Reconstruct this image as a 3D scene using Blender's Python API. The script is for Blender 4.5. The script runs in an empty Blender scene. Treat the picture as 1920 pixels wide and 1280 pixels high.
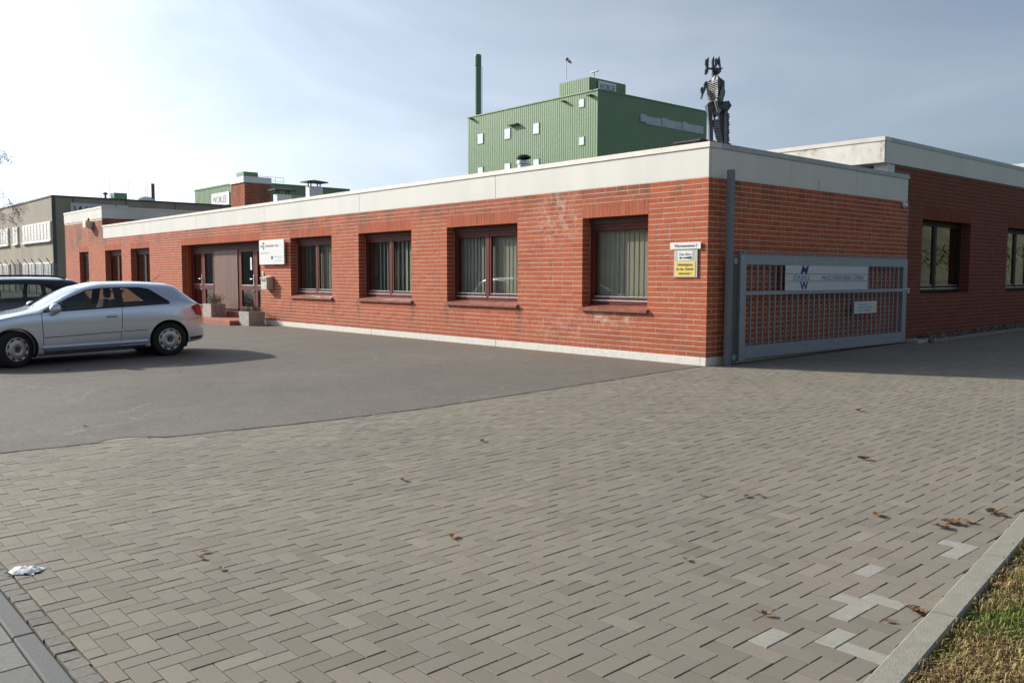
import bpy, bmesh, math, random
import numpy as np
from mathutils import Vector, Matrix, noise

random.seed(7); RNG = np.random.default_rng(7)
R_ = math.radians
sc = bpy.context.scene
col = sc.collection

# ------------------------------------------------------------------ camera
CAM_Z = 1.38
YAW, PIT, ROLL, FPX = R_(-48.778), R_(-4.276), R_(0.0945), 1636.717
fw = np.array([math.sin(YAW)*math.cos(PIT), math.cos(YAW)*math.cos(PIT), math.sin(PIT)])
rt0 = np.array([math.cos(YAW), -math.sin(YAW), 0.0]); up0 = np.cross(rt0, fw)
RT = math.cos(ROLL)*rt0 + math.sin(ROLL)*up0
UP = -math.sin(ROLL)*rt0 + math.cos(ROLL)*up0
cam_d = bpy.data.cameras.new("camera"); cam = bpy.data.objects.new("camera", cam_d); col.objects.link(cam)
cam_d.sensor_width = 36.0; cam_d.sensor_fit = 'HORIZONTAL'; cam_d.lens = FPX/1920*36.0
cam_d.clip_start = 0.05; cam_d.clip_end = 3000
m = Matrix(((RT[0], UP[0], -fw[0], 0), (RT[1], UP[1], -fw[1], 0), (RT[2], UP[2], -fw[2], CAM_Z), (0, 0, 0, 1)))
cam.matrix_world = m
sc.camera = cam

# ------------------------------------------------------------------ sky, sun, exposure
SUN_AZ, SUN_EL = R_(23.5), R_(27.0)      # light travels towards +X and a little +Y
to_sun = Vector((-math.cos(SUN_AZ)*math.cos(SUN_EL), -math.sin(SUN_AZ)*math.cos(SUN_EL), math.sin(SUN_EL)))
world = bpy.data.worlds.new("World"); sc.world = world; world.use_nodes = True
wn = world.node_tree; wn.nodes.clear()
wout = wn.nodes.new('ShaderNodeOutputWorld'); bg = wn.nodes.new('ShaderNodeBackground')
sky = wn.nodes.new('ShaderNodeTexSky'); sky.sky_type = 'NISHITA'; sky.sun_disc = False
sky.sun_elevation = SUN_EL; sky.sun_rotation = math.atan2(to_sun.x, to_sun.y)
sky.air_density = 1.0; sky.dust_density = 2.6; sky.ozone_density = 3.0; sky.altitude = 20
bg.inputs['Strength'].default_value = 0.105
tc = wn.nodes.new('ShaderNodeTexCoord')
mp = wn.nodes.new('ShaderNodeMapping'); mp.inputs['Scale'].default_value = (1.0, 1.5, 3.2); mp.inputs['Rotation'].default_value = (0.1, 0.15, 0.6); mp.inputs['Location'].default_value = (4.761, 4.565, 0.181)
wn.links.new(tc.outputs['Generated'], mp.inputs['Vector'])
def sky_noise(scale, detail, rough, dist):
    t = wn.nodes.new('ShaderNodeTexNoise'); t.inputs['Scale'].default_value = scale; t.inputs['Detail'].default_value = detail; t.inputs['Roughness'].default_value = rough; t.inputs['Distortion'].default_value = dist
    wn.links.new(mp.outputs['Vector'], t.inputs['Vector']); return t
# thin high veil: broad bank times finer wisps; lit cloud is a brighter, whiter version of the sky behind it
cn = sky_noise(0.75, 2, .5, 0.2); cf = sky_noise(2.6, 6, .55, 0.9)
cr = wn.nodes.new('ShaderNodeValToRGB'); cr.color_ramp.elements[0].position = 0.34; cr.color_ramp.elements[1].position = 0.56
wn.links.new(cn.outputs['Fac'], cr.inputs['Fac'])
cr2 = wn.nodes.new('ShaderNodeValToRGB'); cr2.color_ramp.elements[0].position = 0.30; cr2.color_ramp.elements[1].position = 0.75; cr2.color_ramp.elements[0].color = (.55, .55, .55, 1); cr2.color_ramp.elements[1].color = (.92, .92, .92, 1)
wn.links.new(cf.outputs['Fac'], cr2.inputs['Fac'])
cm = wn.nodes.new('ShaderNodeMath'); cm.operation = 'MULTIPLY'; wn.links.new(cr.outputs['Color'], cm.inputs[0]); wn.links.new(cr2.outputs['Color'], cm.inputs[1])
cl = wn.nodes.new('ShaderNodeRGBToBW'); wn.links.new(sky.outputs['Color'], cl.inputs[0])
ck = wn.nodes.new('ShaderNodeMath'); ck.operation = 'MULTIPLY'; ck.inputs[1].default_value = 2.0; wn.links.new(cl.outputs[0], ck.inputs[0])
mx = wn.nodes.new('ShaderNodeMix'); mx.data_type = 'RGBA'; mx.blend_type = 'MIX'
wn.links.new(cm.outputs[0], mx.inputs[0]); wn.links.new(sky.outputs['Color'], mx.inputs[6])
cv = wn.nodes.new('ShaderNodeVectorMath'); cv.operation = 'SCALE'; cv.inputs[0].default_value = (.88, 1.01, 1.20); wn.links.new(ck.outputs[0], cv.inputs['Scale']); wn.links.new(cv.outputs[0], mx.inputs[7])
wn.links.new(mx.outputs[2], bg.inputs['Color']); wn.links.new(bg.outputs[0], wout.inputs['Surface'])

sun_d = bpy.data.lights.new("sun", 'SUN'); sun = bpy.data.objects.new("sun", sun_d); col.objects.link(sun)
sun_d.energy = 5.0; sun_d.angle = R_(0.53); sun_d.color = (1.0, 0.92, 0.80)
sun.rotation_euler = to_sun.to_track_quat('Z', 'Y').to_euler()
sun.location = (-60, -30, 60)

vs = sc.view_settings; vs.view_transform = 'Standard'; vs.look = 'None'; vs.gamma = 1.0; vs.exposure = 0.12; vs.use_curve_mapping = False
sc.render.engine = 'CYCLES'
sc.cycles.use_denoising = True
sc.cycles.caustics_reflective = False; sc.cycles.caustics_refractive = False
sc.cycles.max_bounces = 8; sc.cycles.transparent_max_bounces = 16

# ------------------------------------------------------------------ geometry constants
XC, YC = -8.0896, 11.0483                # near corner of the office
SLOPE = 0.025
def zg(y):
    """ground height: falls gently from the building to the street"""
    y = max(min(y, 26.0), -12.0)
    return SLOPE*(y-YC) if y < YC else 0.01*(y-YC)
def ray(px, py): return fw*FPX + RT*(px-960) - UP*(py-640)
def gpt(px, py):
    d = ray(px, py); t = (-CAM_Z - SLOPE*YC)/(d[2]-SLOPE*d[1]); return Vector((d*t)) + Vector((0, 0, CAM_Z))
def at(px, py, depth):
    d = ray(px, py)/FPX*depth; return Vector((d[0], d[1], d[2]+CAM_Z))
def on_y(px, py, Y):
    d = ray(px, py); t = Y/d[1]; return Vector((d[0]*t, Y, CAM_Z+d[2]*t))
def on_x(px, py, X):
    d = ray(px, py); t = X/d[0]; return Vector((X, d[1]*t, CAM_Z+d[2]*t))
def project(p):
    d = np.array([p[0], p[1], p[2]-CAM_Z]); z = d@fw
    return 960+FPX*(d@RT)/z, 640-FPX*(d@UP)/z, z
def size_in_view(p):
    x, y, z = project(p)
    if z < .2 or not (-15 < x < 1935 and -15 < y < 1295): return -1
    return 1/z

# ------------------------------------------------------------------ materials
def nt(name):
    mt = bpy.data.materials.new(name); mt.use_nodes = True; n = mt.node_tree; n.nodes.clear()
    out = n.nodes.new('ShaderNodeOutputMaterial'); bs = n.nodes.new('ShaderNodeBsdfPrincipled'); n.links.new(bs.outputs[0], out.inputs['Surface'])
    return mt, n, bs, out
def node(n, t, **kw):
    x = n.nodes.new(t)
    for k, v in kw.items(): setattr(x, k, v)
    return x
def rnd_value(n):
    g = node(n, 'ShaderNodeNewGeometry'); o = node(n, 'ShaderNodeObjectInfo')
    a = node(n, 'ShaderNodeMath', operation='ADD'); f = node(n, 'ShaderNodeMath', operation='FRACT')
    n.links.new(g.outputs['Random Per Island'], a.inputs[0]); n.links.new(o.outputs['Random'], a.inputs[1]); n.links.new(a.outputs[0], f.inputs[0])
    return f.outputs[0]
def ramp(n, src, stops):
    r = node(n, 'ShaderNodeValToRGB'); e = r.color_ramp.elements
    while len(e) < len(stops): e.new(0.5)
    for i, (p, c) in enumerate(stops): e[i].position = p; e[i].color = (*c, 1)
    n.links.new(src, r.inputs['Fac']); return r.outputs['Color']
def noise_tex(n, scale, detail=4, rough=.55, vec=None, mapscale=None):
    if vec is None:
        g = node(n, 'ShaderNodeNewGeometry'); vec = g.outputs['Position']
    if mapscale:
        mpn = node(n, 'ShaderNodeMapping'); mpn.inputs['Scale'].default_value = mapscale; n.links.new(vec, mpn.inputs['Vector']); vec = mpn.outputs['Vector']
    t = node(n, 'ShaderNodeTexNoise'); t.inputs['Scale'].default_value = scale; t.inputs['Detail'].default_value = detail; t.inputs['Roughness'].default_value = rough
    n.links.new(vec, t.inputs['Vector']); return t.outputs['Fac']
def mixc(n, fac, a, b, mode='MIX'):
    x = node(n, 'ShaderNodeMix', data_type='RGBA', blend_type=mode)
    for s, v in ((0, fac), (6, a), (7, b)):
        if hasattr(v, 'links') or hasattr(v, 'is_linked'): n.links.new(v, x.inputs[s])
        elif s == 0: x.inputs[0].default_value = v
        else: x.inputs[s].default_value = (*v, 1)
    return x.outputs[2]
def mrange(n, v, a, b, c=0., d=1.):
    x = node(n, 'ShaderNodeMapRange'); x.inputs[1].default_value = a; x.inputs[2].default_value = b; x.inputs[3].default_value = c; x.inputs[4].default_value = d
    n.links.new(v, x.inputs[0]); return x.outputs[0]
def math2(n, op, a, b):
    x = node(n, 'ShaderNodeMath', operation=op)
    for i, v in enumerate((a, b)):
        if isinstance(v, (int, float)): x.inputs[i].default_value = v
        else: n.links.new(v, x.inputs[i])
    return x.outputs[0]
def add_bump(n, bs, h, strength=.3, dist=.01):
    b = node(n, 'ShaderNodeBump'); b.inputs['Strength'].default_value = strength; b.inputs['Distance'].default_value = dist
    n.links.new(h, b.inputs['Height']); n.links.new(b.outputs[0], bs.inputs['Normal'])
def pmat(name, colr, rough=.7, metal=0., var=.18, scale=6., bump=0., bscale=60., spec=.5, mapscale=None, coat=0., rnd=0.):
    mt, n, bs, out = nt(name)
    f = noise_tex(n, scale, 5, .6, mapscale=mapscale)
    lo = tuple(c*(1-var) for c in colr); hi = tuple(min(1, c*(1+var)) for c in colr)
    c = ramp(n, f, [(.25, lo), (.75, hi)])
    if rnd:
        v = rnd_value(n); k = ramp(n, v, [(0, (1-rnd,)*3), (1, (1+0*rnd,)*3)]); c = mixc(n, 1.0, c, k, 'MULTIPLY')
    n.links.new(c, bs.inputs['Base Color'])
    bs.inputs['Roughness'].default_value = rough; bs.inputs['Metallic'].default_value = metal
    bs.inputs['Specular IOR Level'].default_value = spec
    if coat: bs.inputs['Coat Weight'].default_value = coat; bs.inputs['Coat Roughness'].default_value = .05
    if bump: add_bump(n, bs, noise_tex(n, bscale, 4), bump, .01)
    return mt

def brick_mat(name, stops, stains=True):
    mt, n, bs, out = nt(name)
    c = ramp(n, rnd_value(n), stops)
    c = mixc(n, .55, c, ramp(n, noise_tex(n, 28, 6, .7), [(.25, (.55, .55, .55)), (.75, (1.25, 1.2, 1.15))]), 'MULTIPLY')
    g = node(n, 'ShaderNodeNewGeometry'); sx = node(n, 'ShaderNodeSeparateXYZ'); n.links.new(g.outputs['Position'], sx.inputs[0])
    if stains:
        # weathering streaks below the fascia and damp patches
        st = noise_tex(n, 1.1, 6, .65, mapscale=(1.3, 1.3, .45))
        top = mrange(n, sx.outputs['Z'], 2.35, 2.9)
        k = math2(n, 'MULTIPLY', mrange(n, st, .45, .64), top)
        c = mixc(n, math2(n, 'MULTIPLY', k, .8), c, (.085, .06, .042))
        base = mrange(n, sx.outputs['Z'], .55, .13)
        c = mixc(n, math2(n, 'MULTIPLY', math2(n, 'MULTIPLY', base, mrange(n, noise_tex(n, 2.0, 5, .7), .35, .7)), .55), c, (.20, .085, .055))
        for ex in (-19.42, -15.94, -12.43, -21.68, -18.2, -14.7):
            dx = math2(n, 'DIVIDE', math2(n, 'SUBTRACT', math2(n, 'ADD', sx.outputs['X'], math2(n, 'MULTIPLY', noise_tex(n, 3, 3), .10)), ex+.05), .10)
            k = math2(n, 'MULTIPLY', mrange(n, math2(n, 'MULTIPLY', dx, dx), 1.0, .0), math2(n, 'MULTIPLY', mrange(n, sx.outputs['Z'], .80, .74), mrange(n, sx.outputs['Z'], .18, .6)))
            c = mixc(n, math2(n, 'MULTIPLY', k, .55), c, (.10, .055, .04))
        w = noise_tex(n, .6, 4, .6)
        c = mixc(n, mrange(n, w, .48, .72, 0, .3), c, (.30, .095, .05))
        # lime bloom round the last window
        for (px, pz, rx, rz, amt) in ((-11.35, 2.45, .75, .6, .8), (-10.1, .66, .8, .16, .9), (-11.3, .45, 1.2, .35, .35)):
            dx = math2(n, 'DIVIDE', math2(n, 'SUBTRACT', sx.outputs['X'], px), rx); dz = math2(n, 'DIVIDE', math2(n, 'SUBTRACT', sx.outputs['Z'], pz), rz)
            r2 = math2(n, 'ADD', math2(n, 'MULTIPLY', dx, dx), math2(n, 'MULTIPLY', dz, dz))
            k = math2(n, 'MULTIPLY', mrange(n, r2, 1.0, .1), mrange(n, noise_tex(n, 7, 5, .7), .47, .66))
            c = mixc(n, math2(n, 'MULTIPLY', k, amt), c, (.62, .42, .33))
    n.links.new(c, bs.inputs['Base Color'])
    bs.inputs['Roughness'].default_value = .82; bs.inputs['Specular IOR Level'].default_value = .25
    add_bump(n, bs, noise_tex(n, 90, 5, .7), .5, .006)
    return mt

M = {}
RED = [(0, (0.426, 0.102, 0.048)), (.12, (0.471, 0.113, 0.050)), (.35, (0.510, 0.126, 0.055)), (.6, (0.538, 0.141, 0.061)), (.8, (0.504, 0.121, 0.054)), (.93, (0.454, 0.115, 0.057)), (1, (0.543, 0.157, 0.076))]
M['brick'] = brick_mat('red brick', RED)
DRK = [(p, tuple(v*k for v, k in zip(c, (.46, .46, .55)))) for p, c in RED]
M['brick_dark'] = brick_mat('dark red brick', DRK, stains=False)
M['mortar'] = pmat('mortar', (.64, .56, .45), .9, var=.25, scale=9, bump=.4, bscale=120)
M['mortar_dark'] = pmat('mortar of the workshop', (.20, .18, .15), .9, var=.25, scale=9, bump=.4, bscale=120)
M['plinth'] = pmat('painted plinth', (.74, .715, .64), .85, var=.12, scale=14, bump=.5, bscale=40)
def fascia_mat():
    mt, n, bs, out = nt('fascia panel')
    c = mixc(n, .6, (.755, .735, .665), ramp(n, noise_tex(n, 1.3, 6, .65, mapscale=(1, 1, .25)), [(.3, (.80, .80, .79)), (.65, (1, 1, 1))]), 'MULTIPLY')
    c = mixc(n, 1.0, c, ramp(n, rnd_value(n), [(0, (.95, .95, .95)), (1, (1, 1, 1))]), 'MULTIPLY')
    n.links.new(c, bs.inputs['Base Color']); bs.inputs['Roughness'].default_value = .55
    return mt
M['fascia'] = fascia_mat()
def dirty_fascia():
    mt, n, bs, out = nt('weathered fascia')
    f = noise_tex(n, 2.2, 7, .75, mapscale=(1, 1, .6))
    c = ramp(n, f, [(.42, (.78, .765, .70)), (.58, (.66, .62, .52)), (.68, (.22, .21, .18))])
    n.links.new(c, bs.inputs['Base Color']); bs.inputs['Roughness'].default_value = .7
    return mt
M['fascia_dirty'] = dirty_fascia()
M['coping'] = pmat('coping sheet metal', (.66, .60, .53), .5, .2, var=.12, scale=3)
M['coping_grey'] = pmat('grey coping sheet', (.36, .37, .37), .45, .4, var=.12, scale=3)
M['roof'] = pmat('roof felt', (.10, .10, .10), .9)
M['wood'] = pmat('brown window frame', (.125, .030, .022), .6, var=.2, scale=12, spec=.2)
M['wood_dark'] = pmat('dark brown frame', (.028, .016, .013), .5, var=.2, scale=12, spec=.25)
M['shutter'] = pmat('shutter box', (.10, .06, .052), .65, spec=.2)
M['alu'] = pmat('aluminium strip', (.72, .72, .71), .35, .7, var=.08)
M['sill'] = pmat('clay sill tile', (.30, .088, .050), .6, var=.25, scale=20, rnd=.3)
M['board'] = pmat('brown vertical boards', (.20, .098, .070), .6, var=.2, scale=14, mapscale=(8, 8, 1), rnd=.22)
M['blind'] = pmat('cream blind slat', (.60, .56, .44), .8, var=.05)
M['blind_grey'] = pmat('grey blind slat', (.50, .50, .43), .8, var=.05)
M['room'] = pmat('room plaster', (.55, .53, .46), .9)
M['dark'] = pmat('dark interior', (.03, .03, .03), .9)
M['concrete'] = pmat('planter concrete', (.40, .375, .335), .9, var=.3, scale=9, bump=.5, bscale=70)
M['step'] = pmat('red step tile', (.36, .12, .075), .8, var=.25, scale=8)
M['soil'] = pmat('planter soil', (.05, .038, .026), .95, var=.4, scale=30, bump=.8, bscale=80)
M['twig'] = pmat('dry twig', (.16, .12, .075), .9)
M['galv'] = pmat('galvanised steel', (.31, .345, .385), .5, .5, var=.16, scale=16)
M['galv_paint'] = pmat('grey painted steel', (.17, .185, .205), .5, .3, var=.12, scale=10)
M['white'] = pmat('white enamel', (.80, .80, .77), .4, var=.03)
M['white_grey'] = pmat('pale grey panel', (.62, .64, .65), .4, var=.04)
M['yellow'] = pmat('yellow plate', (.80, .60, .13), .45, var=.04)
M['plate'] = pmat('grey plate', (.48, .48, .44), .4, .3, var=.06)
M['ink'] = pmat('black ink', (.03, .03, .035), .6)
M['ink_blue'] = pmat('blue ink', (.035, .07, .28), .6)
M['ink_navy'] = pmat('navy ink', (.06, .08, .15), .6)
M['ink_grey'] = pmat('grey ink', (.22, .23, .25), .6)
M['mailbox'] = pmat('cream mailbox metal', (.60, .58, .48), .4, .2, var=.08)
M['red'] = pmat('red plastic', (.45, .03, .02), .35)
M['statue'] = pmat('welded steel', (.10, .105, .105), .45, .75, var=.45, scale=22, bump=.6, bscale=40)
M['statue_light'] = pmat('brushed welded steel', (.22, .225, .22), .62, .5, var=.35, scale=24, bump=.6, bscale=40)
M['black'] = pmat('black metal', (.02, .02, .02), .5, .3)
M['steel'] = pmat('stainless flue', (.60, .60, .58), .3, .85, var=.1)
M['bark'] = pmat('grey bark', (.11, .095, .08), .9, var=.4, scale=20)
M['stone'] = pmat('grey gravel stone', (.22, .215, .20), .9, var=.3, scale=12, rnd=.55)
M['kerb'] = pmat('concrete kerb', (.275, .262, .212), .9, var=.14, scale=18, bump=.4, bscale=140)
M['kerb_dark'] = pmat('dark granite kerb', (.135, .14, .135), .85, var=.3, scale=120, bump=.4, bscale=140)
M['soil_lawn'] = pmat('lawn soil', (.12, .095, .05), .95, var=.4, scale=20, bump=.8, bscale=60)
M['field'] = pmat('grassy ground', (.09, .10, .045), .95, var=.4, scale=.7)

def glass_mat(name, tint=(.93, .95, .93), refl=1.0, rough=0.0):
    mt, n, bs, out = nt(name); n.nodes.remove(bs)
    tr = node(n, 'ShaderNodeBsdfTransparent'); tr.inputs['Color'].default_value = (*tint, 1)
    gl = node(n, 'ShaderNodeBsdfGlossy'); gl.inputs['Roughness'].default_value = rough; gl.inputs['Color'].default_value = (1, 1, 1, 1)
    g = node(n, 'ShaderNodeNewGeometry'); dt = node(n, 'ShaderNodeVectorMath', operation='DOT_PRODUCT'); n.links.new(g.outputs['Normal'], dt.inputs[0]); n.links.new(g.outputs['Incoming'], dt.inputs[1])
    c_ = math2(n, 'SUBTRACT', 1.0, math2(n, 'ABSOLUTE', dt.outputs['Value'], 0.0)); k = math2(n, 'ADD', math2(n, 'MULTIPLY', math2(n, 'POWER', c_, 5.0), .95), .045)
    k = math2(n, 'MULTIPLY', k, refl); k = math2(n, 'MINIMUM', k, 1.0)
    mxs = node(n, 'ShaderNodeMixShader'); n.links.new(k, mxs.inputs[0]); n.links.new(tr.outputs[0], mxs.inputs[1]); n.links.new(gl.outputs[0], mxs.inputs[2])
    n.links.new(mxs.outputs[0], out.inputs['Surface']); return mt
M['glass'] = glass_mat('window glass', (.86, .875, .86), 1.5)
M['car_glass'] = glass_mat('tinted car glass', (.50, .56, .54), 1.3)

def paver_mat():
    mt, n, bs, out = nt('paving block')
    c = ramp(n, rnd_value(n), [(0, (.196, .174, .138)), (.3, (.224, .199, .158)), (.6, (.236, .209, .165)), (.85, (.212, .194, .160)), (1, (.258, .230, .182))])
    c = mixc(n, .6, c, ramp(n, noise_tex(n, .55, 4, .6), [(.3, (.82, .83, .86)), (.7, (1.12, 1.10, 1.06))]), 'MULTIPLY')
    c = mixc(n, .6, c, ramp(n, noise_tex(n, 170, 3, .7), [(.2, (.72, .72, .72)), (.8, (1.25, 1.25, 1.25))]), 'MULTIPLY')
    # tyre-worn darker lane
    c = mixc(n, mrange(n, noise_tex(n, 1.6, 5, .7), .6, .78, 0, .35), c, (.13, .12, .11))
    n.links.new(c, bs.inputs['Base Color']); bs.inputs['Roughness'].default_value = .82; bs.inputs['Specular IOR Level'].default_value = .3
    add_bump(n, bs, noise_tex(n, 220, 4, .7), .35, .004); return mt
M['paver'] = paver_mat()
M['paver_pale'] = pmat('new pale paving block', (.305, .294, .25), .85, var=.12, scale=30, bump=.3, bscale=200)
M['sand'] = pmat('joint sand', (.085, .070, .050), .95, var=.35, scale=14, bump=.4, bscale=120)
M['sett'] = pmat('small concrete sett', (.20, .19, .16), .9, var=.25, scale=40, bump=.4, bscale=160, rnd=.25)
M['slab'] = pmat('grey footway slab', (.21, .21, .19), .9, var=.2, scale=60, bump=.4, bscale=160, rnd=.2)
def asphalt_mat():
    mt, n, bs, out = nt('worn asphalt')
    c = ramp(n, noise_tex(n, .35, 5, .6), [(.3, (.128, .119, .104)), (.7, (.168, .155, .136))])
    sp = noise_tex(n, 75, 3, .75)
    c = mixc(n, .9, c, ramp(n, sp, [(.25, (.45, .45, .45)), (.5, (1, 1, 1)), (.72, (1.8, 1.75, 1.65))]), 'MULTIPLY')
    c = mixc(n, .8, c, ramp(n, noise_tex(n, 24, 4, .75), [(.3, (.72, .72, .72)), (.7, (1.25, 1.24, 1.22))]), 'MULTIPLY')
    c = mixc(n, .7, c, ramp(n, noise_tex(n, 3.2, 5, .7), [(.3, (.84, .84, .85)), (.7, (1.14, 1.12, 1.10))]), 'MULTIPLY')
    g = node(n, 'ShaderNodeNewGeometry'); sx = node(n, 'ShaderNodeSeparateXYZ'); n.links.new(g.outputs['Position'], sx.inputs[0])
    # sandy dirt that collects along the plinth, and oil-dark patches
    dirt = math2(n, 'MULTIPLY', mrange(n, math2(n, 'ADD', sx.outputs['Y'], math2(n, 'MULTIPLY', noise_tex(n, 1.5, 4), .8)), 10.55, 11.3), .75)
    c = mixc(n, dirt, c, (.17, .14, .105))
    c = mixc(n, mrange(n, noise_tex(n, .8, 5, .7), .60, .75, 0, .4), c, (.10, .095, .09))
    vo = node(n, 'ShaderNodeTexVoronoi', feature='DISTANCE_TO_EDGE'); vo.inputs['Scale'].default_value = .32
    wv = node(n, 'ShaderNodeVectorMath', operation='ADD'); nv = node(n, 'ShaderNodeTexNoise'); nv.inputs['Scale'].default_value = 1.4; nv.inputs['Detail'].default_value = 6
    n.links.new(g.outputs['Position'], nv.inputs['Vector']); n.links.new(g.outputs['Position'], wv.inputs[0]); n.links.new(nv.outputs['Color'], wv.inputs[1]); n.links.new(wv.outputs[0], vo.inputs['Vector'])
    ck_ = math2(n, 'MULTIPLY', mrange(n, vo.outputs['Distance'], .008, .002), mrange(n, noise_tex(n, .5, 2), .50, .58))
    c = mixc(n, math2(n, 'MULTIPLY', ck_, .55), c, (.24, .22, .19))
    n.links.new(c, bs.inputs['Base Color']); bs.inputs['Roughness'].default_value = .85; bs.inputs['Specular IOR Level'].default_value = .3
    add_bump(n, bs, sp, .6, .006); return mt
M['asphalt'] = asphalt_mat()
def clad_mat(name, colr):
    return pmat(name, colr, .55, .1, var=.06, scale=.3)
M['clad'] = clad_mat('green trapezoidal sheet', (.170, .268, .150))
M['clad_dk'] = clad_mat('dark green sheet', (.12, .225, .15))
M['pane_far'] = pmat('painted reflection pane', (.42, .45, .48), .25, .15, var=.15, scale=.6)  # reflected brightness is put into the opaque base colour
M['pane_bright'] = pmat('painted sky reflection pane', (.74, .77, .80), .2, .1, var=.1, scale=.6)  # sky reflection painted as a near-white base colour
M['pane_grey'] = pmat('translucent strip', (.34, .37, .39), .3, .2, var=.2, scale=.5)
M['grey_conc'] = pmat('grey cladding panel', (.34, .30, .235), .9, var=.16, scale=.8, mapscale=(1, 1, .3))
M['grey_dark'] = pmat('dark grey trim', (.09, .10, .095), .7)
M['paint'] = None
def paint_mat(name, colr, metal=.75, rough=.32):
    mt, n, bs, out = nt(name)
    c = mixc(n, .25, colr, ramp(n, noise_tex(n, 900, 2, .5), [(.3, (.7, .7, .7)), (.7, (1.2, 1.2, 1.2))]), 'MULTIPLY')
    n.links.new(c, bs.inputs['Base Color']); bs.inputs['Metallic'].default_value = metal; bs.inputs['Roughness'].default_value = rough
    bs.inputs['Coat Weight'].default_value = .8; bs.inputs['Coat Roughness'].default_value = .04; return mt
M['silver'] = paint_mat('silver car paint', (.66, .715, .79), .6, .24)
M['darkpaint'] = paint_mat('black car paint', (.018, .022, .030), .3, .3)
M['tyre'] = pmat('tyre rubber', (.018, .018, .018), .85, var=.2, scale=40)
M['rim'] = pmat('silver wheel cover', (.50, .50, .50), .38, .6, var=.08)
M['trim'] = pmat('black plastic trim', (.018, .019, .02), .5)
M['seat'] = pmat('dark car seat', (.035, .036, .04), .85)
M['lamp_red'] = pmat('red lamp lens', (.38, .012, .014), .12, var=.3, scale=30, coat=1)
M['lamp_clear'] = pmat('clear lamp lens', (.55, .57, .58), .08, .4, coat=1)
M['leaf'] = pmat('dry brown leaf', (.26, .125, .05), .85, var=.4, scale=60, rnd=.55)
M['paper'] = pmat('white paper', (.78, .79, .80), .8, var=.06, scale=40)
def grass_mat():
    mt, n, bs, out = nt('dry and green grass')
    dry = ramp(n, rnd_value(n), [(0, (.11, .065, .03)), (.25, (.28, .19, .085)), (.6, (.42, .31, .145)), (.85, (.34, .27, .12)), (1, (.18, .13, .055))])
    grn = ramp(n, rnd_value(n), [(0, (.07, .11, .02)), (.6, (.14, .20, .035)), (1, (.24, .26, .07))])
    c = mixc(n, mrange(n, noise_tex(n, 2.6, 3, .6), .485, .62), dry, grn)
    n.links.new(c, bs.inputs['Base Color']); bs.inputs['Roughness'].default_value = .75; bs.inputs['Specular IOR Level'].default_value = .2
    return mt
M['grass'] = grass_mat()
M['hedge'] = pmat('brown green hedge leaf', (.085, .085, .035), .85, var=.5, scale=2, rnd=.5)
M['hall'] = pmat('hall wall sheet', (.22, .22, .20), .8, var=.1, scale=.5)

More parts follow.
